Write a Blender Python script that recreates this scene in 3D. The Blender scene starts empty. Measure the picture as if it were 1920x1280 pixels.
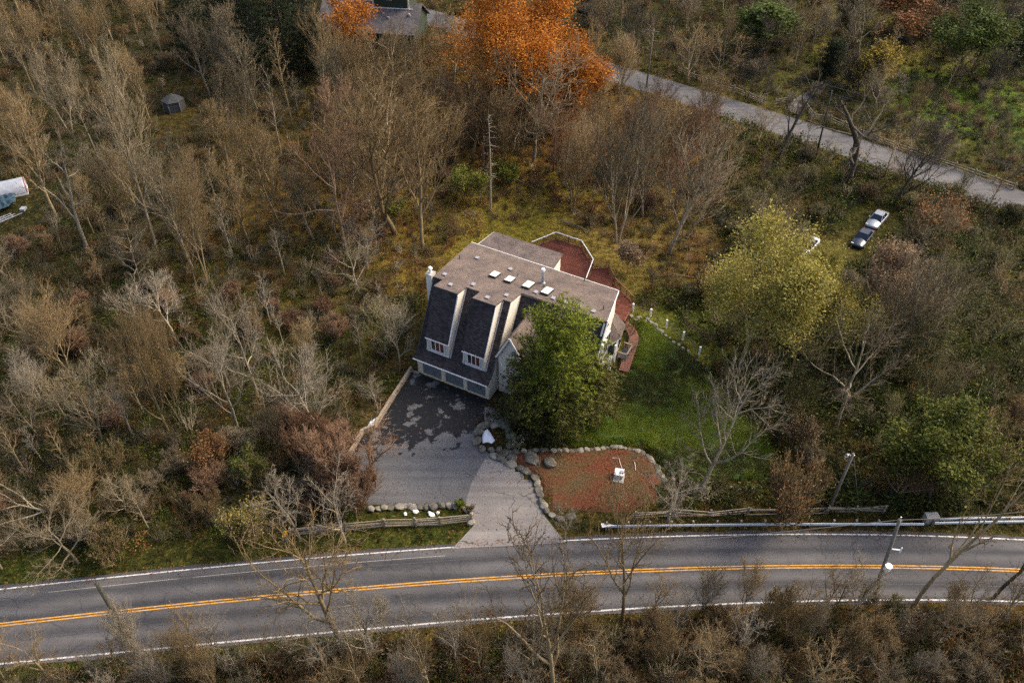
import bpy, bmesh, math, random
import numpy as np
from mathutils import Vector, Matrix
from mathutils.geometry import delaunay_2d_cdt
R = math.radians
SC = bpy.context.scene
COL = SC.collection
rng = np.random.default_rng(11)
random.seed(11)

# ------------------------------------------------------------------ camera, sky, sun, exposure
F = 1493.0; TH = R(42.0); H = 62.0            # focal length in photo pixels, pitch below the horizon, height above the road
cam_d = bpy.data.cameras.new('camera'); cam = bpy.data.objects.new('camera', cam_d); COL.objects.link(cam)
cam.location = (0, 0, H); cam.rotation_euler = (R(90) - TH, 0, 0)
cam_d.sensor_width = 36.0; cam_d.lens = 36.0 * F / 1920.0; cam_d.clip_end = 6000
SC.camera = cam
SUN_EL, SUN_AZ = R(44), R(72)                  # azimuth clockwise from +Y
w = bpy.data.worlds.new('World'); SC.world = w; w.use_nodes = True
nt = w.node_tree; bg = nt.nodes['Background']
sky = nt.nodes.new('ShaderNodeTexSky'); sky.sky_type = 'NISHITA'; sky.sun_disc = False
sky.sun_elevation = SUN_EL; sky.sun_rotation = SUN_AZ; sky.dust_density = 5.0; sky.air_density = 1.0; sky.ozone_density = 1.0
nt.links.new(sky.outputs[0], bg.inputs[0]); bg.inputs[1].default_value = 0.14
sd = bpy.data.lights.new('sun', 'SUN'); sd.energy = 1.5; sd.angle = R(22); sd.color = (1.0, 0.85, 0.60)
sun = bpy.data.objects.new('sun', sd); COL.objects.link(sun); sun.location = (40, 20, 90)
dirv = Vector((math.sin(SUN_AZ) * math.cos(SUN_EL), math.cos(SUN_AZ) * math.cos(SUN_EL), math.sin(SUN_EL)))
sun.rotation_euler = dirv.to_track_quat('Z', 'Y').to_euler()
SC.view_settings.view_transform = 'Standard'; SC.view_settings.look = 'None'
SC.view_settings.exposure = 1.1; SC.view_settings.gamma = 1.0; SC.view_settings.use_curve_mapping = False
SC.render.engine = 'CYCLES'
SC.cycles.use_denoising = False
SC.cycles.max_bounces = 4; SC.cycles.diffuse_bounces = 2; SC.cycles.glossy_bounces = 2
SC.cycles.transparent_max_bounces = 4; SC.cycles.use_adaptive_sampling = True; SC.cycles.adaptive_threshold = 0.02
SC.cycles.caustics_reflective = False; SC.cycles.caustics_refractive = False
SC.render.filter_size = 1.2 if hasattr(SC.render, 'filter_size') else 1.5

# ------------------------------------------------------------------ pixel <-> place
CT, ST = math.cos(TH), math.sin(TH)
def G(x, y, z=0.0):
    a = (x - 960) / F; b = (640 - y) / F
    dx, dy, dz = a, CT + b * ST, -ST + b * CT
    t = (z - H) / dz
    return Vector((dx * t, dy * t, z))
def PJ(p):
    wz = p[2] - H
    dep = p[1] * CT - wz * ST; up = p[1] * ST + wz * CT
    return 960 + F * p[0] / dep, 640 - F * up / dep
def height_to(p, ty):                          # height of an upright thing at p whose top shows at pixel row ty
    b = (640 - ty) / F
    return (p[1] * (b * CT - ST)) / (CT + b * ST) + H - p[2]
def inpoly(x, y, poly):
    x = np.asarray(x, float); y = np.asarray(y, float); c = np.zeros(x.shape, bool)
    n = len(poly); j = n - 1
    for i in range(n):
        xi, yi = poly[i][0], poly[i][1]; xj, yj = poly[j][0], poly[j][1]
        if yi != yj:
            c ^= ((yi > y) != (yj > y)) & (x < (xj - xi) * (y - yi) / (yj - yi) + xi)
        j = i
    return c
def polydist(x, y, poly):                      # distance to the outline
    x = np.asarray(x, float); y = np.asarray(y, float); d = np.full(x.shape, 1e9)
    n = len(poly)
    for i in range(n):
        ax, ay = poly[i][0], poly[i][1]; bx, by = poly[(i + 1) % n][0], poly[(i + 1) % n][1]
        L = max((bx - ax) ** 2 + (by - ay) ** 2, 1e-9)
        t = np.clip(((x - ax) * (bx - ax) + (y - ay) * (by - ay)) / L, 0, 1)
        d = np.minimum(d, np.hypot(x - ax - t * (bx - ax), y - ay - t * (by - ay)))
    return d

# ------------------------------------------------------------------ materials
def N(nt, t, **kw):
    n = nt.nodes.new('ShaderNode' + t)
    for k, v in kw.items(): setattr(n, k, v)
    return n
def new_mat(name):
    m = bpy.data.materials.new(name); m.use_nodes = True
    nt = m.node_tree; return m, nt, nt.nodes['Principled BSDF']
def ramp(nt, stops, interp='LINEAR'):
    r = N(nt, 'ValToRGB'); e = r.color_ramp.elements; r.color_ramp.interpolation = interp
    while len(e) < len(stops): e.new(0.5)
    for i, (p, c) in enumerate(stops):
        e[i].position = p; e[i].color = (*c, 1) if len(c) == 3 else c
    return r
def mixc(nt, fac, a, b, mode='MIX'):
    m = N(nt, 'Mix', data_type='RGBA', blend_type=mode)
    for s, v in ((0, fac), (6, a), (7, b)):
        if isinstance(v, (int, float)): m.inputs[s].default_value = v
        elif isinstance(v, tuple): m.inputs[s].default_value = (*v, 1)
        else: nt.links.new(v, m.inputs[s])
    return m.outputs[2]
def noise(nt, scale, detail=3, rough=0.6, coord=None):
    n = N(nt, 'TexNoise'); n.inputs['Scale'].default_value = scale; n.inputs['Detail'].default_value = detail
    n.inputs['Roughness'].default_value = rough
    if coord: nt.links.new(coord, n.inputs['Vector'])
    return n
def pos(nt): return N(nt, 'NewGeometry').outputs['Position']
def bump(nt, b, h, strength=0.5, dist=0.03):
    n = N(nt, 'Bump'); n.inputs['Strength'].default_value = strength; n.inputs['Distance'].default_value = dist
    nt.links.new(h, n.inputs['Height']); nt.links.new(n.outputs[0], b.inputs['Normal'])

def mat_plain(name, col, var=0.25, scale=3.0, rough=0.8, bumpy=0.2, metal=0.0, fine=40.0, speck=None):
    m, nt, b = new_mat(name)
    tc = N(nt, 'TexCoord').outputs['Object']
    n1 = noise(nt, scale, 4, 0.65, tc); n2 = noise(nt, fine, 2, 0.6, tc)
    lo = tuple(c * (1 - var) for c in col); hi = tuple(min(1, c * (1 + var)) for c in col)
    r = ramp(nt, [(0.3, lo), (0.7, hi)]); nt.links.new(n1.outputs[0], r.inputs[0])
    c = mixc(nt, (0.35 if var > .15 else .06) if speck is None else speck, r.outputs[0], n2.outputs[0], 'OVERLAY')
    nt.links.new(c, b.inputs['Base Color']); b.inputs['Roughness'].default_value = rough; b.inputs['Metallic'].default_value = metal
    if bumpy: bump(nt, b, n2.outputs[0], bumpy, 0.02)
    return m
def mat_bark(name, a, c, grain=True):          # wood of a whole tree: tone differs from tree to tree
    m, nt, b = new_mat(name)
    oi = N(nt, 'ObjectInfo').outputs['Random']
    mid = tuple((i + j) / 2 for i, j in zip(a, c))
    r = ramp(nt, [(0.0, a), (0.5, mid), (1.0, c)]); nt.links.new(oi, r.inputs[0])
    n = noise(nt, 1.3, 3, 0.6, N(nt, 'TexCoord').outputs['Object'])
    col = mixc(nt, 0.7, r.outputs[0], n.outputs[0], 'OVERLAY')
    nt.links.new(col, b.inputs['Base Color']); b.inputs['Roughness'].default_value = 0.9
    b.inputs['Specular IOR Level'].default_value = 0.2
    return m
def mat_leaf(name, stops, transl=0.25):        # every leaf its own tone
    m, nt, b = new_mat(name)
    g = N(nt, 'NewGeometry')
    r = ramp(nt, stops); nt.links.new(g.outputs['Random Per Island'], r.inputs[0])
    oi = N(nt, 'ObjectInfo').outputs['Random']
    rr = ramp(nt, [(0, (0.72, 0.72, 0.72)), (1, (1.0, 1.0, 1.0))]); nt.links.new(oi, rr.inputs[0])
    n = noise(nt, 0.45, 3, 0.6, N(nt, 'TexCoord').outputs['Object'])
    nr = ramp(nt, [(0.35, (0.72, 0.72, 0.66)), (0.65, (1.0, 1.0, 1.0))]); nt.links.new(n.outputs[0], nr.inputs[0])
    c = mixc(nt, 1.0, r.outputs[0], rr.outputs[0], 'MULTIPLY'); c = mixc(nt, 1.0, c, nr.outputs[0], 'MULTIPLY')
    nt.links.new(c, b.inputs['Base Color']); b.inputs['Roughness'].default_value = 0.75
    b.inputs['Specular IOR Level'].default_value = 0.25
    t = N(nt, 'BsdfTranslucent'); nt.links.new(c, t.inputs[0])
    mx = N(nt, 'MixShader'); mx.inputs[0].default_value = transl
    out = nt.nodes['Material Output']
    nt.links.new(b.outputs[0], mx.inputs[1]); nt.links.new(t.outputs[0], mx.inputs[2]); nt.links.new(mx.outputs[0], out.inputs[0])
    return m

M = {}
M['bark_tan'] = mat_bark('bark_tan', (0.16, 0.118, 0.058), (0.38, 0.29, 0.165))
M['bark_grey'] = mat_bark('bark_grey', (0.15, 0.12, 0.078), (0.35, 0.29, 0.195))
M['bark_pale'] = mat_bark('bark_pale', (0.20, 0.168, 0.118), (0.36, 0.305, 0.222))
M['bark_red'] = mat_bark('bark_red', (0.14, 0.082, 0.046), (0.3, 0.195, 0.118))
M['bark_dark'] = mat_bark('bark_dark', (0.04, 0.033, 0.024), (0.095, 0.078, 0.058))
M['bark_olive'] = mat_bark('bark_olive', (0.14, 0.125, 0.055), (0.28, 0.25, 0.12))
for k_, (a_, c_) in {'bark_tan': ((.098, .067, .030), (.235, .165, .084)), 'bark_grey': ((.090, .071, .042), (.215, .172, .108)), 'bark_pale': ((.15, .125, .090), (.27, .228, .17)), 'bark_red': ((.10, .055, .031), (.225, .138, .085)),
                     'bark_dark': ((.035, .029, .021), (.075, .062, .046)), 'bark_olive': ((.085, .075, .033), (.19, .165, .08))}.items():
    M[k_ + '_twig'] = mat_bark(k_ + '_twig', a_, c_)          # branches and twigs in a darker tone than trunk and limbs
M['low_tan'] = mat_bark('low_tan', (0.05, 0.04, 0.017), (0.13, 0.098, 0.048))  # undergrowth barks: shade under dense crowns is put into these darker colours
M['low_grey'] = mat_bark('low_grey', (0.042, 0.041, 0.024), (0.115, 0.1, 0.064))
M['low_red'] = mat_bark('low_red', (0.06, 0.034, 0.013), (0.14, 0.078, 0.035))
M['leaf_orange'] = mat_leaf('leaf_orange', [(0, (0.28, 0.075, 0.010)), (0.5, (0.56, 0.18, 0.02)), (1, (0.80, 0.36, 0.045))], 0.3)
M['leaf_rust'] = mat_leaf('leaf_rust', [(0, (0.16, 0.06, 0.025)), (0.6, (0.32, 0.14, 0.05)), (1, (0.42, 0.22, 0.09))])
M['leaf_tan'] = mat_leaf('leaf_tan', [(0, (0.20, 0.12, 0.07)), (0.6, (0.36, 0.24, 0.15)), (1, (0.46, 0.33, 0.20))])
M['leaf_ygreen'] = mat_leaf('leaf_ygreen', [(0, (0.22, 0.20, 0.04)), (0.5, (0.42, 0.365, 0.085)), (1, (0.66, 0.55, 0.16))], 0.38)
M['leaf_lime'] = mat_leaf('leaf_lime', [(0, (0.07, 0.10, 0.01)), (0.6, (0.18, 0.22, 0.02)), (1, (0.32, 0.33, 0.04))])
M['leaf_green'] = mat_leaf('leaf_green', [(0, (0.03, 0.05, 0.008)), (0.6, (0.085, 0.12, 0.016)), (1, (0.17, 0.20, 0.03))])
M['leaf_midgreen'] = mat_leaf('leaf_midgreen', [(0, (0.05, 0.07, 0.008)), (0.6, (0.12, 0.145, 0.015)), (1, (0.25, 0.24, 0.03))])
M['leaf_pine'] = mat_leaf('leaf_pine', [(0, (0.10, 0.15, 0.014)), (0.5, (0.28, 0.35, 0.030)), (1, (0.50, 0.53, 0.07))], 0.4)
M['leaf_pine_olive'] = mat_leaf('leaf_pine_olive', [(0, (0.06, 0.065, 0.014)), (0.5, (0.15, 0.15, 0.032)), (1, (0.30, 0.25, 0.07))], 0.3)
M['leaf_dark'] = mat_leaf('leaf_dark', [(0, (0.008, 0.016, 0.006)), (1, (0.03, 0.05, 0.015))], 0.1)
M['leaf_yellow'] = mat_leaf('leaf_yellow', [(0, (0.22, 0.15, 0.02)), (1, (0.50, 0.36, 0.05))])
M['leaf_olive'] = mat_leaf('leaf_olive', [(0, (0.022, 0.028, 0.006)), (0.6, (0.06, 0.065, 0.013)), (1, (0.13, 0.115, 0.03))])
M['grass_dry'] = mat_leaf('grass_dry', [(0, (0.05, 0.036, 0.012)), (1, (0.17, 0.12, 0.045))])
M['grass_green'] = mat_leaf('grass_green', [(0, (0.10, 0.155, 0.006)), (0.6, (0.18, 0.25, 0.010)), (1, (0.34, 0.34, 0.02))])
M['grass_olive'] = mat_leaf('grass_olive', [(0, (0.025, 0.032, 0.006)), (0.6, (0.06, 0.068, 0.012)), (1, (0.14, 0.12, 0.028))])

def mat_asphalt(name, col, crack=0.5, stain=None):
    m, nt, b = new_mat(name)
    p = pos(nt)
    fine = noise(nt, 14.0, 4, 0.8, p); big = noise(nt, 0.12, 4, 0.6, p)
    r = ramp(nt, [(0.28, tuple(c * 0.62 for c in col)), (0.5, col), (0.72, tuple(c * 1.45 for c in col))]); nt.links.new(fine.outputs[0], r.inputs[0])
    rb = ramp(nt, [(0.3, (0.62, 0.62, 0.64)), (0.7, (1.18, 1.15, 1.12))]); nt.links.new(big.outputs[0], rb.inputs[0])
    c = mixc(nt, 1.0, r.outputs[0], rb.outputs[0], 'MULTIPLY')
    # streaks along the direction of travel
    mp = N(nt, 'Mapping'); mp.inputs['Scale'].default_value = (0.03, 0.9, 1); mp.inputs['Rotation'].default_value = (0, 0, R(-4))
    nt.links.new(p, mp.inputs[0]); st = noise(nt, 1.0, 3, 0.6, mp.outputs[0])
    rs = ramp(nt, [(0.35, (0.72, 0.72, 0.74)), (0.62, (1.1, 1.1, 1.1))]); nt.links.new(st.outputs[0], rs.inputs[0])
    c = mixc(nt, 0.8, c, rs.outputs[0], 'MULTIPLY')
    # cracks: edges of a warped cell pattern, only in places
    wn = noise(nt, 0.7, 3, 0.6, p); add = N(nt, 'VectorMath', operation='MULTIPLY_ADD')
    nt.links.new(wn.outputs['Color'], add.inputs[0]); add.inputs[1].default_value = (1.6, 1.6, 0); nt.links.new(p, add.inputs[2])
    v = N(nt, 'TexVoronoi', feature='DISTANCE_TO_EDGE'); v.inputs['Scale'].default_value = 0.28; nt.links.new(add.outputs[0], v.inputs['Vector'])
    rv = ramp(nt, [(0.0, (1, 1, 1)), (0.004, (1, 1, 1)), (0.014, (0, 0, 0))]); nt.links.new(v.outputs[0], rv.inputs[0])
    gate = noise(nt, 0.22, 2, 0.5, p); rg = ramp(nt, [(0.42, (0, 0, 0)), (0.52, (crack, crack, crack))]); nt.links.new(gate.outputs[0], rg.inputs[0])
    f = mixc(nt, 1.0, rv.outputs[0], rg.outputs[0], 'MULTIPLY')
    c = mixc(nt, f, c, (0.008, 0.008, 0.009))
    if name == 'road_asphalt':                 # wheel paths, oil strip and patches that follow the lanes
        sp_ = N(nt, 'SeparateXYZ'); nt.links.new(p, sp_.inputs[0])
        x2 = N(nt, 'Math', operation='MULTIPLY_ADD'); nt.links.new(sp_.outputs[0], x2.inputs[0]); x2.inputs[1].default_value = -0.00102; x2.inputs[2].default_value = 0.0575
        x3 = N(nt, 'Math', operation='MULTIPLY'); nt.links.new(x2.outputs[0], x3.inputs[0]); nt.links.new(sp_.outputs[0], x3.inputs[1])
        yl = N(nt, 'Math', operation='SUBTRACT'); nt.links.new(sp_.outputs[1], yl.inputs[0]); nt.links.new(x3.outputs[0], yl.inputs[1])
        wv = noise(nt, 0.5, 2, 0.5, p); ya = N(nt, 'Math', operation='MULTIPLY_ADD'); nt.links.new(wv.outputs[0], ya.inputs[0]); ya.inputs[1].default_value = 0.5; nt.links.new(yl.outputs[0], ya.inputs[2])
        sn = N(nt, 'Math', operation='MULTIPLY'); nt.links.new(ya.outputs[0], sn.inputs[0]); sn.inputs[1].default_value = 3.55
        cs_ = N(nt, 'Math', operation='SINE'); nt.links.new(sn.outputs[0], cs_.inputs[0])
        rw = ramp(nt, [(0.0, (0.62, 0.63, 0.67)), (0.55, (1.0, 1.0, 1.0)), (1.0, (1.24, 1.21, 1.18))])
        mr = N(nt, 'MapRange'); mr.inputs['From Min'].default_value = -1; nt.links.new(cs_.outputs[0], mr.inputs[0]); nt.links.new(mr.outputs[0], rw.inputs[0])
        c = mixc(nt, 0.85, c, rw.outputs[0], 'MULTIPLY')
    if stain: c = stain(nt, p, c, b)
    nt.links.new(c, b.inputs['Base Color'])
    if not stain: b.inputs['Roughness'].default_value = 0.92
    b.inputs['Specular IOR Level'].default_value = 0.25
    bump(nt, b, fine.outputs[0], 0.35, 0.012)
    return m
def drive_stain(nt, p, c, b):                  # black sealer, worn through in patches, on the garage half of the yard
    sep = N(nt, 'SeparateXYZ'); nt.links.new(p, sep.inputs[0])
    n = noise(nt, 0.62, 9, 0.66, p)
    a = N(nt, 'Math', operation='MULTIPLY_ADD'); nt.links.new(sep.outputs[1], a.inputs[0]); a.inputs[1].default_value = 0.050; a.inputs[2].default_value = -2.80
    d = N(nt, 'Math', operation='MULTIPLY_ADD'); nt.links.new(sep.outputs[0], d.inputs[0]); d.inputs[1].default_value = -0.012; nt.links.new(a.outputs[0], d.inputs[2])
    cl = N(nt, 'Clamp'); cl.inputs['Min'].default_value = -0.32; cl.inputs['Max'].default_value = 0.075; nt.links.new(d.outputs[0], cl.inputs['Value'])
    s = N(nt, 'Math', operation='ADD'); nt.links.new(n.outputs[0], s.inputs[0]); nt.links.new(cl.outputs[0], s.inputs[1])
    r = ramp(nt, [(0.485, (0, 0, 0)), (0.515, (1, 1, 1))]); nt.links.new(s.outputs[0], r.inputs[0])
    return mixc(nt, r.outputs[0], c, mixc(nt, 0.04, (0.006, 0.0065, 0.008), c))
M['road'] = mat_asphalt('road_asphalt', (0.092, 0.092, 0.097), 0.4)
M['far_road'] = mat_asphalt('far_road_asphalt', (0.13, 0.128, 0.129), 0.5)
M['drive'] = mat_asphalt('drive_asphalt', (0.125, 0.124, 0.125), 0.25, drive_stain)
M['apron'] = mat_asphalt('apron_asphalt', (0.25, 0.232, 0.22), 0.8)
def mat_paint(name, col, under):
    m, nt, b = new_mat(name); p = pos(nt)
    n = noise(nt, 2.2, 5, 0.75, p); r = ramp(nt, [(0.38, (0.15, 0.15, 0.15)), (0.47, (0.7, 0.7, 0.7)), (0.6, (1, 1, 1))]); nt.links.new(n.outputs[0], r.inputs[0])
    c = mixc(nt, r.outputs[0], under, col); nt.links.new(c, b.inputs['Base Color']); b.inputs['Roughness'].default_value = 0.8
    return m
M['white_line'] = mat_paint('white_line', (0.62, 0.62, 0.60), (0.10, 0.10, 0.10))
M['yellow_line'] = mat_paint('yellow_line', (0.62, 0.30, 0.035), (0.16, 0.11, 0.06))
def mat_shingle(name, col, row, wid, var=0.35):
    m, nt, b = new_mat(name)
    uv = N(nt, 'UVMap').outputs[0]
    br = N(nt, 'TexBrick'); nt.links.new(uv, br.inputs[0])
    br.inputs['Color1'].default_value = (*[c * (1 - var) for c in col], 1); br.inputs['Color2'].default_value = (*[c * (1 + var) for c in col], 1)
    br.inputs['Mortar'].default_value = (*[c * 0.3 for c in col], 1); br.inputs['Scale'].default_value = 1
    br.inputs['Brick Width'].default_value = wid; br.inputs['Row Height'].default_value = row; br.inputs['Mortar Size'].default_value = 0.018
    n = noise(nt, 0.5, 4, 0.65, N(nt, 'TexCoord').outputs['Object']); r = ramp(nt, [(0.32, (0.66, 0.65, 0.68)), (0.62, (1.08, 1.05, 1.02))]); nt.links.new(n.outputs[0], r.inputs[0])
    n2 = noise(nt, 11, 3, 0.8, N(nt, 'TexCoord').outputs['Object'])
    c = mixc(nt, 1.0, br.outputs[0], r.outputs[0], 'MULTIPLY'); c = mixc(nt, 0.55, c, n2.outputs[0], 'OVERLAY')
    nt.links.new(c, b.inputs['Base Color']); b.inputs['Roughness'].default_value = 0.92; b.inputs['Specular IOR Level'].default_value = 0.2
    bump(nt, b, br.outputs['Fac'], 0.5, -0.02)
    return m
M['roof_tan'] = mat_shingle('roof_tan', (0.185, 0.147, 0.128), 0.15, 0.32, 0.16)
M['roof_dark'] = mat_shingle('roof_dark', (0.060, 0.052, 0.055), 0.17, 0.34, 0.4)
M['roof_ext'] = mat_shingle('roof_ext', (0.165, 0.135, 0.125), 0.15, 0.32, 0.2)
M['roof_grey'] = mat_shingle('roof_grey', (0.14, 0.13, 0.135), 0.17, 0.34, 0.2)
M['stucco'] = mat_plain('stucco', (0.70, 0.645, 0.56), 0.07, 1.2, 0.9, 0.1)
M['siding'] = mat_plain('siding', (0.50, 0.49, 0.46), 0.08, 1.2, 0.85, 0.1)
M['trim'] = mat_plain('trim', (0.74, 0.73, 0.71), 0.06, 2, 0.7, 0)
M['pillar'] = mat_plain('pillar', (0.66, 0.56, 0.42), 0.1, 2, 0.8, 0.1)
M['door'] = mat_plain('garage_door_paint', (0.135, 0.15, 0.16), 0.12, 1.5, 0.6, 0.05)
M['glass'] = mat_plain('window_glass', (0.02, 0.025, 0.03), 0.2, 2, 0.08, 0)
M['curtain'] = mat_plain('red_curtain', (0.11, 0.03, 0.025), 0.3, 8, 0.35, 0)
M['skylight'] = mat_plain('skylight_pane', (0.74, 0.72, 0.60), 0.05, 2, 0.25, 0)
M['flash'] = mat_plain('dark_flashing', (0.05, 0.05, 0.055), 0.2, 4, 0.5, 0)
M['steel'] = mat_plain('galvanised', (0.50, 0.52, 0.54), 0.15, 4, 0.45, 0.05, 0.6)
M['vent'] = mat_plain('vent_metal', (0.34, 0.33, 0.35), 0.1, 4, 0.5, 0, 0.2)
M['deck'] = mat_shingle('deck_boards', (0.135, 0.045, 0.030), 0.15, 4.0, 0.22)
M['rail_wood'] = mat_plain('deck_rail_wood', (0.20, 0.085, 0.05), 0.25, 4, 0.85, 0.2)
M['board'] = mat_plain('boardwalk_wood', (0.20, 0.088, 0.060), 0.35, 5, 0.9, 0.25)
M['cedar'] = mat_plain('weathered_cedar', (0.27, 0.225, 0.17), 0.3, 3, 0.95, 0.3)
M['timber'] = mat_plain('weathered_timber', (0.27, 0.215, 0.16), 0.3, 2.5, 0.95, 0.3)
M['rock'] = mat_plain('limestone', (0.115, 0.105, 0.083), 0.5, 2.2, 0.95, 0.5, 0, 9)
M['pale_rock'] = mat_plain('pale_limestone', (0.22, 0.20, 0.16), 0.35, 2.5, 0.95, 0.5, 0, 9)
M['snow'] = mat_plain('white_patch', (0.85, 0.86, 0.88), 0.05, 3, 0.7, 0.3)
M['white'] = mat_plain('white_paint', (0.80, 0.80, 0.79), 0.05, 3, 0.6, 0)
M['concrete'] = mat_plain('concrete', (0.36, 0.34, 0.31), 0.15, 2, 0.9, 0.2)
M['pole'] = mat_plain('pole_wood', (0.16, 0.14, 0.115), 0.3, 3, 0.95, 0.3)
M['pole_dark'] = mat_plain('mossy_pole_wood', (0.055, 0.052, 0.036), 0.4, 3, 0.95, 0.3)
M['wire'] = mat_plain('cable', (0.10, 0.09, 0.08), 0.1, 3, 0.6, 0)
M['sign_yellow'] = mat_plain('sign_yellow', (0.75, 0.40, 0.02), 0.05, 3, 0.5, 0)
M['sign_red'] = mat_plain('sign_red', (0.45, 0.10, 0.06), 0.05, 3, 0.5, 0)
M['rubber'] = mat_plain('tyre_rubber', (0.02, 0.02, 0.02), 0.2, 4, 0.9, 0)
M['car_silver'] = mat_plain('silver_paint', (0.33, 0.35, 0.38), 0.03, 2, 0.3, 0, 0.4)
M['car_blue'] = mat_plain('dark_blue_paint', (0.035, 0.042, 0.06), 0.03, 2, 0.25, 0, 0.3)
M['car_white'] = mat_plain('white_car_paint', (0.58, 0.60, 0.62), 0.03, 2, 0.3, 0)
M['car_glass'] = mat_plain('car_glass', (0.010, 0.018, 0.035), 0.1, 2, 0.08, 0)
M['lamp'] = mat_plain('lamp_lens', (0.65, 0.66, 0.68), 0.05, 2, 0.15, 0)
M['hut'] = mat_plain('weathered_grey_board', (0.045, 0.048, 0.05), 0.3, 3, 0.95, 0.2)
M['shell'] = mat_plain('pale_shell', (0.30, 0.32, 0.37), 0.18, 1.2, 0.5, 0.1)
M['tarp'] = mat_plain('blue_tarp', (0.018, 0.045, 0.065), 0.5, 2, 0.6, 0.4)
M['green_wall'] = mat_plain('dark_green_siding', (0.025, 0.035, 0.02), 0.2, 2, 0.85, 0.1)
M['cream'] = mat_plain('cream_trim', (0.55, 0.50, 0.36), 0.1, 2, 0.8, 0)
M['brick'] = mat_plain('brown_brick', (0.17, 0.09, 0.06), 0.3, 6, 0.9, 0.2)
M['log'] = mat_plain('fallen_log', (0.20, 0.15, 0.095), 0.35, 3, 0.95, 0.4)
M['hay'] = mat_plain('straw_brown', (0.22, 0.155, 0.10), 0.3, 5, 0.95, 0.4)
M['pink'] = mat_plain('pale_hose', (0.52, 0.36, 0.33), 0.1, 3, 0.6, 0)
M['gravel'] = mat_asphalt('pea_gravel', (0.20, 0.18, 0.165), 0.0)

# ------------------------------------------------------------------ objects
def tag(o, label=None, cat=None, group=None, kind=None):
    for k, v in (('label', label), ('category', cat), ('group', group), ('kind', kind)):
        if v: o[k] = v
    return o
def link(name, me, parent=None, mat=None, loc=None):
    if mat is not None:
        me.materials.clear(); me.materials.append(M[mat] if isinstance(mat, str) else mat)
    o = bpy.data.objects.new(name, me); COL.objects.link(o)
    if parent is not None: o.parent = parent
    if loc is not None: o.location = loc
    return o
def empty(name, loc=(0, 0, 0), rz=0.0, label=None, cat=None, group=None):
    o = bpy.data.objects.new(name, None); COL.objects.link(o); o.location = loc; o.rotation_euler = (0, 0, rz)
    o.empty_display_size = 0.3
    return tag(o, label, cat, group)
def mesh_arrays(name, verts, faces_list, smooth=False):
    """verts (n,3); faces_list: list of (k, m) index arrays, k corners per face"""
    me = bpy.data.meshes.new(name)
    verts = np.asarray(verts, np.float32)
    me.vertices.add(len(verts)); me.vertices.foreach_set('co', verts.ravel())
    li = np.concatenate([f.ravel() for f in faces_list]).astype(np.int32)
    tot = np.concatenate([np.full(len(f), f.shape[1]) for f in faces_list]).astype(np.int32)
    st = np.concatenate([[0], np.cumsum(tot)[:-1]]).astype(np.int32)
    me.loops.add(len(li)); me.loops.foreach_set('vertex_index', li)
    me.polygons.add(len(tot)); me.polygons.foreach_set('loop_start', st); me.polygons.foreach_set('loop_total', tot)
    if smooth: me.polygons.foreach_set('use_smooth', np.ones(len(tot), bool))
    me.update(calc_edges=True); me.validate()
    return me
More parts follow.
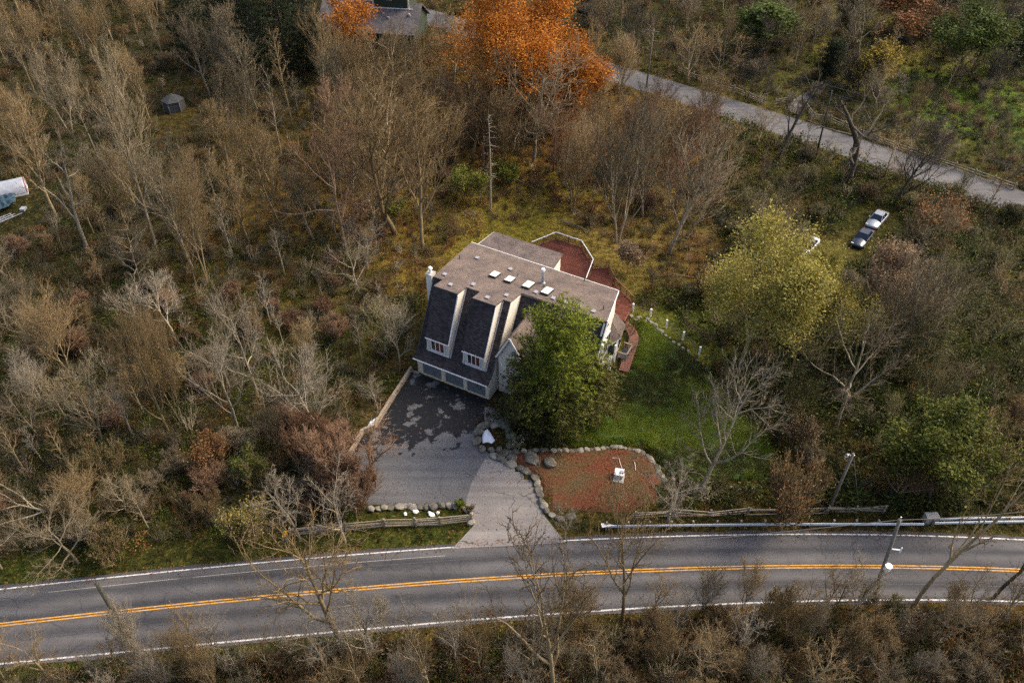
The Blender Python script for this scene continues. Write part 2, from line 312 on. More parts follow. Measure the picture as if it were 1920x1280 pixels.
class MB:
    def __init__(s): s.v = []; s.f = []
    def add(s, vs, fs):
        k = len(s.v); s.v += [tuple(v) for v in vs]; s.f += [tuple(i + k for i in f) for f in fs]; return s
    def box(s, a, b, mat=None):
        x0, y0, z0 = a; x1, y1, z1 = b
        vs = [(x0, y0, z0), (x1, y0, z0), (x1, y1, z0), (x0, y1, z0), (x0, y0, z1), (x1, y0, z1), (x1, y1, z1), (x0, y1, z1)]
        if mat is not None: vs = [mat @ Vector(v) for v in vs]
        return s.add(vs, [(0, 3, 2, 1), (4, 5, 6, 7), (0, 1, 5, 4), (1, 2, 6, 5), (2, 3, 7, 6), (3, 0, 4, 7)])
    def bar(s, p, q, wd, ht, jit=0):           # a squared bar from p to q
        p, q = Vector(p), Vector(q); d = (q - p).normalized()
        up = Vector((0, 0, 1)) if abs(d.z) < 0.9 else Vector((1, 0, 0))
        sx = d.cross(up).normalized() * wd / 2; sy = sx.cross(d).normalized() * ht / 2
        vs = []
        for c in (p, q):
            for i, j in ((-1, -1), (1, -1), (1, 1), (-1, 1)):
                k = Vector((random.uniform(-1, 1), random.uniform(-1, 1), random.uniform(-1, 1))) * jit
                vs.append(c + sx * i + sy * j + k)
        return s.add(vs, [(3, 2, 1, 0), (4, 5, 6, 7), (0, 1, 5, 4), (1, 2, 6, 5), (2, 3, 7, 6), (3, 0, 4, 7)])
    def tube(s, pts, rad, n=6, cap=True):
        pts = [Vector(p) for p in pts]; rad = rad if isinstance(rad, (list, tuple)) else [rad] * len(pts)
        k = len(s.v); 
        for i, p in enumerate(pts):
            d = (pts[min(i + 1, len(pts) - 1)] - pts[max(i - 1, 0)]).normalized()
            up = Vector((0, 0, 1)) if abs(d.z) < 0.9 else Vector((1, 0, 0))
            a = d.cross(up).normalized(); b = d.cross(a)
            for j in range(n):
                t = 2 * math.pi * j / n; s.v.append(tuple(p + (a * math.cos(t) + b * math.sin(t)) * rad[i]))
        for i in range(len(pts) - 1):
            for j in range(n):
                a0 = k + i * n + j; a1 = k + i * n + (j + 1) % n
                s.f.append((a0, a1, a1 + n, a0 + n))
        if cap: s.f.append(tuple(k + j for j in range(n))[::-1]); s.f.append(tuple(k + (len(pts) - 1) * n + j for j in range(n)))
        return s
    def prism(s, poly, t, axis=None):          # a flat polygon given thickness t along -normal (or along axis)
        P = [Vector(p) for p in poly]
        nn = Vector((0, 0, 0))
        for i in range(len(P)): nn += P[i].cross(P[(i + 1) % len(P)])
        nn.normalize()
        off = (Vector(axis) if axis is not None else -nn) * t
        n = len(P)
        fs = [tuple(range(n)), tuple(range(2 * n - 1, n - 1, -1))] + [((i + 1) % n, i, n + i, n + (i + 1) % n) for i in range(n)]
        return s.add(P + [p + off for p in P], fs)
    def mesh(s, name='mesh', uv=None, smooth=False):
        me = bpy.data.meshes.new(name); me.from_pydata(s.v, [], s.f); me.update()
        bm = bmesh.new(); bm.from_mesh(me); bmesh.ops.recalc_face_normals(bm, faces=bm.faces); bm.to_mesh(me); bm.free()
        if smooth: me.polygons.foreach_set('use_smooth', np.ones(len(me.polygons), bool))
        if uv: slope_uv(me, uv)
        return me
    def build(s, name, mat, parent=None, uv=None, smooth=False):
        return link(name, s.mesh(name, uv, smooth), parent, mat)
def slope_uv(me, along):                       # u along the eave direction, v up the slope, in metres
    L = me.uv_layers.new(name='UVMap'); a = Vector(along).normalized()
    for p in me.polygons:
        n = p.normal; b = n.cross(a)
        if b.length < 1e-4: b = Vector((0, 1, 0))
        b.normalize()
        for li in p.loop_indices:
            co = me.vertices[me.loops[li].vertex_index].co
            L.data[li].uv = (co.dot(a), co.dot(b))

# ------------------------------------------------------------------ outlines of the place (metres, from the photograph's pixels)
def P2(pts, z=0.0): return [tuple(G(x, y, z))[:2] for x, y in pts]
nx = [(-44.3, 36.9), (-30.9, 38.4), (-19.8, 39.8), (-6.3, 41.1), (4.9, 41.7), (21.5, 42.5), (34.2, 42.3), (46.7, 41.9)]
sx_ = [(-41.1, 30.2), (-30.4, 31.4), (-15.0, 32.8), (0, 34.4), (15.4, 35.3), (43.7, 35.7)]
yx = [(-42.7, 33.6), (-34.2, 34.6), (-21.1, 36.2), (0, 38.0), (16, 38.9), (25.5, 39.1), (45.2, 38.7)]
fn, fs_, fy = (np.polyfit(*zip(*q), 3) for q in (nx, sx_, yx))
def rd(f, x):
    x = np.asarray(x, float); xc = np.clip(x, -46, 48); d = np.polyder(f)
    return np.polyval(f, xc) + np.polyval(d, xc) * (x - xc)
FRN = P2([(1040, 122), (1110, 150), (1310, 200), (1540, 285), (1640, 318), (1682, 331), (1837, 372)])
FRF = P2([(1050, 88), (1120, 108), (1300, 155), (1500, 225), (1600, 256), (1657, 273), (1828, 329)])
def ext(line, k=160):
    a = np.array(line); d0 = a[0] - a[1]; d1 = a[-1] - a[-2]
    return [tuple(a[0] + d0 / np.linalg.norm(d0) * k)] + [tuple(p) for p in a] + [tuple(a[-1] + d1 / np.linalg.norm(d1) * k)]
def axis_far():
    a = np.array(FRN); b = np.array(FRF); q = np.vstack([a, b])
    f = np.polyfit(q[:, 0], q[:, 1], 2); return f
ffr = axis_far()
def far_y(x):
    x = np.asarray(x, float); xc = np.clip(x, 24, 70); d = np.polyder(ffr)
    return np.polyval(ffr, xc) + np.polyval(d, xc) * (x - xc)
FAR_HALF = 3.5
def far_dist(x, y):                            # distance from the far road's middle
    x = np.asarray(x, float); sl = np.polyval(np.polyder(ffr), np.clip(x, 24, 70))
    return np.abs(np.asarray(y) - far_y(x)) / np.sqrt(1 + sl ** 2)
DRIVE = P2([(773, 696), (735, 752), (700, 806), (682, 815), (638, 885), (650, 925), (690, 946), (790, 944), (872, 945), (884, 905), (908, 862), (917, 850), (893, 830), (888, 806), (893, 792), (906, 788), (917, 752)])
APRON = P2([(872, 945), (884, 905), (908, 862), (917, 850), (945, 866), (985, 885), (1005, 912), (1012, 945), (1022, 968), (1060, 1016), (990, 1021), (848, 1028), (888, 985), (886, 962)])
MULCH = P2([(940, 850), (1000, 842), (1080, 845), (1160, 838), (1205, 845), (1228, 868), (1242, 900), (1228, 945), (1180, 960), (1060, 968), (1022, 960), (1012, 915), (985, 885)])
LAWN = P2([(1195, 596), (1240, 622), (1290, 655), (1330, 700), (1372, 760), (1440, 815), (1466, 865), (1440, 905), (1330, 908), (1262, 898), (1232, 862), (1200, 838), (1130, 836), (1075, 838), (1020, 800), (1090, 700), (1150, 690), (1166, 700), (1182, 672), (1192, 630)])
SNOWBED = P2([(898, 800), (915, 795), (945, 800), (955, 835), (950, 850), (925, 848), (900, 835)])
PLANTER = P2([(690, 950), (780, 948), (872, 948), (884, 975), (700, 988), (640, 985)])
HOUSEFP = [(-13.5, 65.5), (-1.5, 58.5), (3.5, 57.5), (9.5, 60), (13, 69), (18, 84), (6, 96), (-8, 88)]

def smooth(a): a = np.clip(a, 0, 1); return a * a * (3 - 2 * a)
def vnoise(x, y, seed=0):                      # cheap smooth value noise
    x = np.asarray(x, float); y = np.asarray(y, float)
    r = np.random.default_rng(seed).random((64, 64))
    xi = np.floor(x).astype(int); yi = np.floor(y).astype(int); fx = smooth(x - xi); fy_ = smooth(y - yi)
    g = lambda i, j: r[(xi + i) % 64, (yi + j) % 64]
    return (g(0, 0) * (1 - fx) + g(1, 0) * fx) * (1 - fy_) + (g(0, 1) * (1 - fx) + g(1, 1) * fx) * fy_ - 0.5
def paved_dist(x, y):
    x = np.asarray(x, float); y = np.asarray(y, float)
    c, s_ = rd(fn, x) + 0.35, rd(fs_, x) - 0.35
    d = np.maximum(0, np.maximum(y - c, s_ - y))
    d = np.minimum(d, np.maximum(0, far_dist(x, y) - FAR_HALF))
    for q in (DRIVE, APRON, HOUSEFP):
        d = np.minimum(d, np.where(inpoly(x, y, q), 0, polydist(x, y, q)))
    return d
def gz(x, y):
    x = np.asarray(x, float); y = np.asarray(y, float)
    m = smooth((paved_dist(x, y) - 0.3) / 6.0)
    z = m * (1.1 * vnoise(x / 19, y / 19, 3) + 0.5 * vnoise(x / 7, y / 7, 4) + 0.16 * vnoise(x / 2.1, y / 2.1, 5))
    k = np.zeros(x.shape)
    for q, hgt in ((LAWN, 0.55), (MULCH, 0.45)):
        dd = polydist(x, y, q); ins = inpoly(x, y, q)
        z = np.where(ins, hgt * smooth(dd / 0.7) + z * 0.2, z)
    return z - 0.03

# the ground: one sheet, fine where the camera looks, coarse out to the horizon
def grid_lines(lo, hi, step, far, n):
    a = np.arange(lo, hi + 1e-6, step); o = np.geomspace(step * 3, far, n)
    return np.concatenate([(lo - o)[::-1], a, hi + o])
gx = grid_lines(-125, 125, 0.9, 2500, 12); gy = grid_lines(18, 205, 0.9, 2500, 12)
XX, YY = np.meshgrid(gx, gy); ZZ = gz(XX, YY)
nxg, nyg = len(gx), len(gy)
idx = np.arange(nxg * nyg).reshape(nyg, nxg)
quads = np.stack([idx[:-1, :-1], idx[:-1, 1:], idx[1:, 1:], idx[1:, :-1]], -1).reshape(-1, 4)
me = mesh_arrays('ground', np.stack([XX, YY, ZZ], -1).reshape(-1, 3), [quads], True)
# what lies on the ground where: leaf litter, moss, rough grass (pixel, colour)
LITTER = [((120, 150), (.050, .040, .020)), ((330, 60), (.050, .045, .020)), ((560, 70), (.012, .016, .006)), ((60, 330), (.030, .028, .012)),
 ((200, 380), (.030, .032, .012)), ((430, 330), (.050, .040, .022)), ((600, 430), (0.213, 0.119, 0.037)), ((560, 330), (0.188, 0.100, 0.033)), ((90, 600), (.026, .026, .012)),
 ((330, 650), (.018, .022, .008)), ((520, 560), (.12, .085, .03)), ((650, 560), (0.180, 0.138, 0.042)), ((640, 630), (.060, .070, .018)), ((720, 500), (0.192, 0.120, 0.038)), ((760, 620), (.085, .060, .028)),
 ((100, 800), (.030, .030, .013)), ((450, 820), (.042, .036, .018)), ((640, 780), (.075, .055, .030)), ((640, 860), (.12, .08, .045)), ((200, 1010), (.045, .045, .016)),
 ((450, 1050), (.060, .060, .018)), ((700, 1010), (.060, .062, .018)), ((840, 1000), (.062, .064, .018)), ((780, 960), (.045, .060, .016)), ((60, 1070), (.055, .066, .016)),
 ((850, 300), (0.240, 0.128, 0.045)), ((900, 400), (0.209, 0.159, 0.041)), ((960, 410), (0.230, 0.178, 0.041)), ((1040, 380), (0.263, 0.188, 0.056)), ((1140, 440), (.26, .17, .07)), ((1200, 520), (.22, .15, .06)),
 ((1280, 550), (.18, .15, .045)), ((1300, 600), (.13, .16, .03)), ((1250, 580), (.15, .155, .035)), ((1320, 480), (.15, .095, .045)), ((1130, 280), (0.280, 0.119, 0.039)),
 ((1480, 360), (.14, .09, .04)), ((1600, 380), (.065, .062, .018)), ((1660, 420), (.060, .058, .018)), ((1500, 600), (.070, .065, .022)), ((1700, 560), (.075, .058, .020)),
 ((1420, 700), (.070, .062, .020)), ((1600, 760), (.042, .062, .016)), ((1800, 800), (.038, .060, .012)), ((1480, 820), (.085, .055, .026)), ((1560, 900), (.070, .052, .022)),
 ((1300, 940), (.060, .050, .018)), ((1450, 930), (.075, .055, .022)), ((1750, 950), (.050, .048, .018)), ((1640, 90), (.24, .19, .04)), ((1750, 180), (.11, .17, .03)), ((1850, 220), (.10, .17, .03)), ((1560, 180), (.090, .080, .025)),
 ((1400, 80), (.050, .042, .020)), ((1250, 60), (.045, .045, .018)), ((1880, 50), (.040, .050, .015)), ((1690, 250), (.085, .070, .028)), ((1850, 340), (.080, .065, .028)),
 ((300, 1240), (.070, .075, .018)), ((600, 1240), (.060, .066, .016)), ((900, 1230), (.10, .065, .024)), ((1200, 1230), (.075, .058, .022)), ((1450, 1250), (.10, .055, .020)), ((1700, 1250), (.11, .070, .022)), ((1880, 1240), (.13, .065, .024)), ((100, 1270), (.060, .075, .018)), ((1350, 985), (.060, .045, .020)),
 ((1040, 830), (.045, .028, .014)), ((980, 800), (.050, .030, .015))]
LP = np.array([tuple(G(*p))[:2] for p, c in LITTER]); LC = np.array([c for p, c in LITTER]) * np.array([.66, .72, .46])
def litter(x, y):
    d2 = (np.asarray(x).ravel()[:, None] - LP[None, :, 0]) ** 2 + (np.asarray(y).ravel()[:, None] - LP[None, :, 1]) ** 2
    wgt = 1.0 / (d2 + 6.0) ** 1.6; wgt /= wgt.sum(1, keepdims=True)
    return wgt @ LC
jx = XX + 5 * vnoise(XX / 4, YY / 4, 8); jy = YY + 5 * vnoise(XX / 4, YY / 4, 9)
lc = litter(jx, jy)
at = me.color_attributes.new('litter', 'FLOAT_COLOR', 'POINT')
at.data.foreach_set('color', np.concatenate([lc, np.ones((len(lc), 1))], 1).astype(np.float32).ravel())
m, nt, b = new_mat('forest_floor'); M['ground'] = m
p = pos(nt); an = N(nt, 'Attribute'); an.attribute_name = 'litter'
n1 = noise(nt, 1.1, 5, 0.75, p); n2 = noise(nt, 5.5, 4, 0.85, p)
r1 = ramp(nt, [(0.34, (0.28, 0.30, 0.26)), (0.5, (0.85, 0.85, 0.8)), (0.68, (1.7, 1.6, 1.5))]); nt.links.new(n1.outputs[0], r1.inputs[0])
c = mixc(nt, 1.0, an.outputs[0], r1.outputs[0], 'MULTIPLY')
r2 = ramp(nt, [(0.34, (0.25, 0.25, 0.24)), (0.52, (1.0, 1.0, 1.0)), (0.70, (2.3, 2.1, 1.8))]); nt.links.new(n2.outputs[0], r2.inputs[0])
c = mixc(nt, 1.0, c, r2.outputs[0], 'MULTIPLY')
vo = N(nt, 'TexVoronoi'); vo.inputs['Scale'].default_value = 5.0; nt.links.new(p, vo.inputs['Vector'])     # single fallen leaves
sepv = N(nt, 'SeparateColor'); nt.links.new(vo.outputs['Color'], sepv.inputs[0])
rl = ramp(nt, [(0.90, (0, 0, 0)), (0.94, (0.35, 0.35, 0.35))]); nt.links.new(sepv.outputs[0], rl.inputs[0])
rc = ramp(nt, [(0, (0.30, 0.16, 0.04)), (1, (0.20, 0.09, 0.03))]); nt.links.new(sepv.outputs[1], rc.inputs[0])
c = mixc(nt, rl.outputs[0], c, rc.outputs[0])
nt.links.new(c, b.inputs['Base Color']); b.inputs['Roughness'].default_value = 0.95; b.inputs['Specular IOR Level'].default_value = 0.1
bump(nt, b, n2.outputs[0], 0.8, 0.08)
tag(link('ground', me, None, 'ground'), kind='structure')

def region(name, poly, mat, z, step=0.8, kind='structure', parent=None, follow=False):
    """a sheet that fills an outline; z a height, or with follow=True an offset above the ground"""
    pts = []
    n = len(poly)
    for i in range(n):
        a = np.array(poly[i]); c_ = np.array(poly[(i + 1) % n]); k = max(1, int(np.linalg.norm(c_ - a) / step))
        for j in range(k): pts.append(a + (c_ - a) * j / k)
    nb = len(pts); P = np.array(pts)
    if follow:
        x = np.arange(P[:, 0].min(), P[:, 0].max(), step); y = np.arange(P[:, 1].min(), P[:, 1].max(), step)
        xx, yy = np.meshgrid(x, y); k = inpoly(xx, yy, poly) & (polydist(xx, yy, poly) > step * 0.4)
        pts += [np.array(q) for q in zip(xx[k], yy[k])]
    res = delaunay_2d_cdt([Vector(q) for q in pts], [], [list(range(nb))], 1, 1e-5)
    V = np.array([(v.x, v.y) for v in res[0]])
    zz = gz(V[:, 0], V[:, 1]) + z if follow else np.full(len(V), z)
    me = bpy.data.meshes.new(name); me.from_pydata([(a, b_, c_) for (a, b_), c_ in zip(V, zz)], [], [tuple(f) for f in res[2]]); me.update()
    if len(me.polygons) and me.polygons[0].normal.z < 0: me.flip_normals()
    o = link(name, me, parent, mat)
    if kind and parent is None: tag(o, kind=kind)
    return o

# ------------------------------------------------------------------ roads, yard, lawn
xs = np.linspace(-160, 160, 161)
def strip(name, xs, lo, hi, z, mat, parent=None):
    v = [(x, l, z) for x, l in zip(xs, lo)] + [(x, h_, z) for x, h_ in zip(xs, hi)]; n = len(xs)
    me = bpy.data.meshes.new(name); me.from_pydata(v, [], [(i, i + 1, n + i + 1, n + i) for i in range(n - 1)]); me.update()
    return link(name, me, parent, mat)
wob = lambda s: 0.16 * vnoise(xs / 1.3, xs * 0 + s, 21) + 0.10 * vnoise(xs / 0.4, xs * 0 + s, 22)
road = tag(strip('road', xs, rd(fs_, xs) - 0.35 + wob(1), rd(fn, xs) + 0.4 + wob(2), 0.0, 'road'), kind='structure')
strip('edge_line', xs, rd(fs_, xs) - 0.07, rd(fs_, xs) + 0.07, 0.006, 'white_line', road)
strip('edge_line', xs, rd(fn, xs) - 0.06, rd(fn, xs) + 0.06, 0.006, 'white_line', road)
for o_ in (-0.125, 0.125): strip('centre_line', xs, rd(fy, xs) + o_ - 0.06, rd(fy, xs) + o_ + 0.06, 0.006, 'yellow_line', road)
strip('old_paint_line', xs[60:78], rd(fn, xs[60:78]) - 0.85, rd(fn, xs[60:78]) - 0.81, 0.006, 'concrete', road)
strip('tar_seam', xs[50:110], rd(fy, xs[50:110]) - 1.72, rd(fy, xs[50:110]) - 1.69, 0.005, 'flash', road)
t = np.linspace(-80, 150, 160)
sl = np.polyval(np.polyder(ffr), np.clip(t, 24, 70)); kf = np.sqrt(1 + sl ** 2)
def far_strip(name, lo, hi, z, mat, parent=None):
    nxv, nyv = -sl / kf, 1 / kf; c = far_y(t)
    v = [(a + n_ * lo, b_ + m_ * lo, z) for a, b_, n_, m_ in zip(t, c, nxv, nyv)] + [(a + n_ * hi, b_ + m_ * hi, z) for a, b_, n_, m_ in zip(t, c, nxv, nyv)]
    n = len(t); me = bpy.data.meshes.new(name); me.from_pydata(v, [], [(i, i + 1, n + i + 1, n + i) for i in range(n - 1)]); me.update()
    return link(name, me, parent, mat)
fr = tag(far_strip('far_road', -FAR_HALF, FAR_HALF, 0.0, 'far_road'), kind='structure')
far_strip('centre_line', -0.05, 0.05, 0.006, 'gravel', fr)
region('driveway', DRIVE, 'drive', 0.004)
region('driveway_apron', APRON, 'apron', 0.010)
region('side_track', P2([(1470, 205), (1500, 216), (1515, 195), (1540, 178), (1525, 168), (1500, 180)]), 'gravel', 0.03, follow=True)
region('gravel_path', P2([(909, 762), (938, 766), (958, 782), (955, 796), (925, 796), (908, 788)]), 'gravel', 0.05, follow=True)
m, nt, b = new_mat('red_mulch'); M['mulch'] = m
p = pos(nt); n1 = noise(nt, 0.45, 3, 0.6, p); n2 = noise(nt, 7, 4, 0.85, p)
r1 = ramp(nt, [(0.38, (0.075, 0.046, 0.014)), (0.62, (0.105, 0.026, 0.007))]); nt.links.new(n1.outputs[0], r1.inputs[0])
r2 = ramp(nt, [(0.32, (0.22, 0.22, 0.22)), (0.5, (0.9, 0.9, 0.9)), (0.72, (2.3, 2.2, 2.1))]); nt.links.new(n2.outputs[0], r2.inputs[0])
nt.links.new(mixc(nt, 1.0, r1.outputs[0], r2.outputs[0], 'MULTIPLY'), b.inputs['Base Color']); b.inputs['Roughness'].default_value = 0.95
bump(nt, b, n2.outputs[0], 0.8, 0.05)
region('mulch_bed', MULCH, 'mulch', 0.04, 0.7, follow=True)
m, nt, b = new_mat('lawn_soil'); M['lawn'] = m
p = pos(nt); n1 = noise(nt, 0.30, 4, 0.65, p); n2 = noise(nt, 9, 4, 0.85, p)
r1 = ramp(nt, [(0.36, (0.030, 0.065, 0.006)), (0.52, (0.055, 0.095, 0.007)), (0.66, (0.115, 0.125, 0.012))]); nt.links.new(n1.outputs[0], r1.inputs[0])
r2 = ramp(nt, [(0.3, (0.35, 0.35, 0.35)), (0.5, (0.9, 0.9, 0.9)), (0.72, (1.8, 1.8, 1.6))]); nt.links.new(n2.outputs[0], r2.inputs[0])
nt.links.new(mixc(nt, 1.0, r1.outputs[0], r2.outputs[0], 'MULTIPLY'), b.inputs['Base Color']); b.inputs['Roughness'].default_value = 0.95
bump(nt, b, n2.outputs[0], 0.7, 0.05)
region('lawn', LAWN, 'lawn', 0.03, 0.7, follow=True)

# ------------------------------------------------------------------ the house (u along the garage front, v towards the back, z up)
YAW = R(-28.0); HO = G(785, 697)
def UV(u, v, z=0.0):
    return HO + Vector((math.cos(YAW) * u - math.sin(YAW) * v, math.sin(YAW) * u + math.cos(YAW) * v, z))
house = empty('house', HO, YAW, 'large pale house with steep dark front roofs, two shed dormers and three garage doors', 'house')
zt = lambda v: 9.5 - 0.21 * (v - 7.2)
def rect_slab(name, pts, t, mat, parent=None, uv=(1, 0, 0)):
    return MB().prism(pts, t).build(name, mat, parent or house, uv)
top = [(-1.5, 14.75), (17.35, 14.25), (18.85, 7.25), (9.05, 7.3), (9.05, 4.9), (8.15, 4.9), (8.15, 3.3), (5.4, 3.3), (5.4, 4.9), (3.72, 4.9), (3.72, 3.1), (.85, 3.1), (.85, 4.8), (-.35, 4.8)]
roof = rect_slab('low_roof', [(u, v, zt(v)) for u, v in top][::-1], 0.16, 'roof_tan')
roof['label'] = 'broad low-pitched tan shingle roof'
# steep front slopes
zg = zt(4.85) - 0.17
gs = MB(); gs.prism([(-.3, 4.85, zg), (-.3, .8, 3.0), (9.05, .8, 3.0), (9.05, 4.85, zg)], 0.14); gs.prism([(-.3, .8, 3.0), (-.3, -.35, 2.33), (9.05, -.35, 2.33), (9.05, .8, 3.0)], 0.14)
gs.build('garage_roof', 'roof_dark', house, (1, 0, 0))
zm = zt(7.3) - 0.17
MB().prism([(9.07, 7.3, zm), (9.07, 3.2, 2.5), (18.85, 3.2, 2.5), (18.85, 7.3, zm)], 0.14).build('front_roof', 'roof_dark', house, (1, 0, 0))
# eave and ridge boards
for a, b_, c_ in (((-.3, -.37, 2.22), (9.05, -.37, 2.22), 'trim'), ((9.1, 7.22, zm + .02), (18.85, 7.22, zm + .02), 'flash'), ((-1.5, 14.78, zt(14.75) - .05), (17.35, 14.28, zt(14.25) - .05), 'trim'), ((.85, 3.06, zt(3.1) - .06), (3.72, 3.06, zt(3.1) - .06), 'flash'), ((5.4, 3.26, zt(3.3) - .06), (8.15, 3.26, zt(3.3) - .06), 'flash')):
    MB().bar(a, b_, .07, .16).build('eave_board', c_, house)
# walls
MB().prism([(9.06, 0, 0), (9.06, 0, 2.3), (9.06, .8, 2.85), (9.06, 4.85, zg - .05), (9.06, 4.9, zt(4.9) - .15), (9.06, 7.3, zt(7.3) - .16), (9.06, 7.3, 0)], 0.2, (-1, 0, 0)).build('side_wall', 'stucco', house)
MB().prism([(-.02, 0, 0), (-.02, 0, 2.3), (-.02, .8, 2.85), (-.02, 4.85, zg - .1), (-1.2, 14.5, zt(14.5) - .18), (-1.2, 14.5, 0)], 0.2, (1, 0, 0)).build('side_wall', 'siding', house)
ur = lambda v: 18.72 - (v - 7.25) * 0.215
MB().prism([(18.72, 3.5, 0), (18.72, 3.5, 2.75), (18.72, 7.25, zm - .02), (ur(14.2), 14.2, zt(14.2) - .17), (ur(14.2), 14.2, 0)], 0.2, (-1, 0, 0)).build('gable_wall', 'stucco', house)
MB().prism([(9.1, 3.55, 0), (18.5, 3.55, 0), (18.5, 3.55, 2.75), (9.1, 3.55, 2.75)], 0.2, (0, 1, 0)).build('front_wall', 'stucco', house)
MB().prism([(-1.0, 14.45, 0), (17.0, 14.1, 0), (17.0, 14.1, zt(14.2) - .2), (-1.0, 14.45, zt(14.5) - .2)], 0.2, (0, -1, 0)).build('rear_wall', 'siding', house)
MB().bar((18.9, 7.3, zm - .02), (18.9, 3.2, 2.42), .08, .22).build('barge_board', 'trim', house)
MB().bar((18.92, 7.25, zt(7.25) - .08), (17.42, 14.25, zt(14.25) - .08), .08, .2).build('barge_board', 'trim', house)
MB().bar((18.92, 7.1, zm - .35), (18.92, 7.6, zm - .42), .1, .12).build('ridge_return', 'flash', house)
for v0_, v1_, z0_, z1_ in ((4.6, 5.8, 1.0, 2.2), (7.4, 8.6, 4.4, 5.9), (8.9, 10.1, 4.4, 5.9), (7.6, 9.0, .9, 2.3)):
    uo = max(ur(v0_), ur(v1_)) if v0_ > 7.25 else 18.72
    wf_ = MB().box((uo - .35, v0_, z0_), (uo + .03, v1_, z1_)).build('gable_window', 'white', house)
    for k_ in (0, 1):
        m0 = v0_ + .07 + k_ * ((v1_ - v0_) / 2 - .02); MB().box((uo + .025, m0, z0_ + .08), (uo + .042, m0 + (v1_ - v0_) / 2 - .11, z1_ - .08)).build('pane', 'glass', wf_)
# dormers
def window(parent, u0, u1, v, z0, z1, n, mats):
    fr = MB(); tw = 0.07
    for z in (z0, z1): fr.box((u0, v - .06, z - tw / 2), (u1, v + .02, z + tw / 2))
    for i in range(n + 1):
        u = u0 + (u1 - u0) * i / n; fr.box((u - tw / 2, v - .063, z0 + tw / 2), (u + tw / 2, v + .02, z1 - tw / 2))
    f = fr.build('window', 'white', parent)
    for i in range(n):
        a = u0 + (u1 - u0) * i / n + tw / 2; c_ = u0 + (u1 - u0) * (i + 1) / n - tw / 2
        MB().box((a, v - .02, z0 + tw / 2), (c_, v + .0, z1 - tw / 2)).build('pane', mats[i % len(mats)], f)
    return f
for (u0, u1, vt, pm) in ((.85, 3.72, 3.1, ('glass', 'curtain', 'curtain')), (5.4, 8.15, 3.3, ('glass', 'curtain', 'curtain'))):
    zb, ztop = 5.0, zt(vt) - 0.17
    d = MB().prism([(u0, vt, ztop), (u0, .70, zb), (u1, .70, zb), (u1, vt, ztop)], 0.13).build('dormer_roof', 'roof_dark', house, (1, 0, 0))
    for us, ax in ((u0 + .06, 1), (u1 - .06, -1)):
        MB().prism([(us, .82, 2.9), (us, .82, zb - .02), (us, vt, ztop - .08), (us, 4.85, zg + .05), (us, 4.85, zg - .3)], 0.12, (ax, 0, 0)).build('dormer_side', 'stucco', house)
    MB().bar((u1 + .02, vt, ztop - .1), (u1 + .02, .70, zb - .1), .06, .2).build('barge_board', 'trim', house)
    MB().bar((u0, .66, zb - .06), (u1, .66, zb - .06), .06, .12).build('eave_board', 'trim', house)
    MB().box((u0 + .2, .85, 2.9), (u1 - .2, .97, zb - .06)).build('dormer_front', 'siding', house)
    window(house, u0 + .62, u1 - .62, .84, 3.42, 4.78, 3, pm)
    MB().box((u0 + .22, .80, 3.05), (u1 - .22, .848, 3.17)).build('sill_board', 'trim', house)
# garage front
gd = [(.55, 3.05), (3.45, 5.85), (6.2, 8.6)]
pcs = [(0.0, .55), (3.05, 3.45), (5.85, 6.2), (8.6, 9.05)]
for a, c_ in pcs: MB().box((a, -.02, 0), (c_, .18, 2.24)).build('pillar', 'pillar', house)
for a, c_ in gd:
    g = MB().box((a, .10, .08), (c_, .14, 2.1)).build('garage_door', 'door', house)
    for k in range(4):
        MB().box((a + .04, .085, .12 + k * .495), (c_ - .04, .099, .12 + k * .495 + .465)).build('door_panel', 'door', g)
    MB().box((a, .02, 2.1), (c_, .18, 2.24)).build('lintel', 'trim', house)
    MB().box((a, -.05, 0.0), (c_, .16, .075)).build('threshold', 'pillar', house)
    MB().box((a, .05, .08), (a + .07, .083, 2.1)).build('door_jamb', 'trim', house)
ring = MB(); ring.tube([(7.75 + .26 * math.cos(t_), .06, 1.25 + .26 * math.sin(t_)) for t_ in np.linspace(0, 2 * math.pi, 15)], .045, 5, False)
ring.build('door_wreath', 'flash', house)
for u in (3.25, 6.02): MB().box((u - .06, -.1, 1.55), (u + .06, -.02, 1.8)).build('wall_lamp', 'white', house)
MB().box((.2, .3, 0.1), (8.9, .5, 2.2)).build('garage_inside', 'flash', house)
MB().tube([(-.3, -.44, 2.3), (9.05, -.44, 2.3)], .06, 6).build('gutter', 'trim', house)
MB().tube([(9.0, -.44, 2.28), (9.0, -.1, 2.05), (9.0, -.1, .1)], .045, 6).build('downpipe', 'trim', house)
for u_ in (-.28, 9.0): MB().bar((u_, 4.85, zg + .03), (u_, .8, 3.03), .1, .06).build('edge_flashing', 'flash', house)
for u_ in (.79, 3.78, 5.34, 8.21): MB().bar((u_, 4.8, zg + .02), (u_, .86, 3.07), .16, .04).build('step_flashing', 'vent', house)
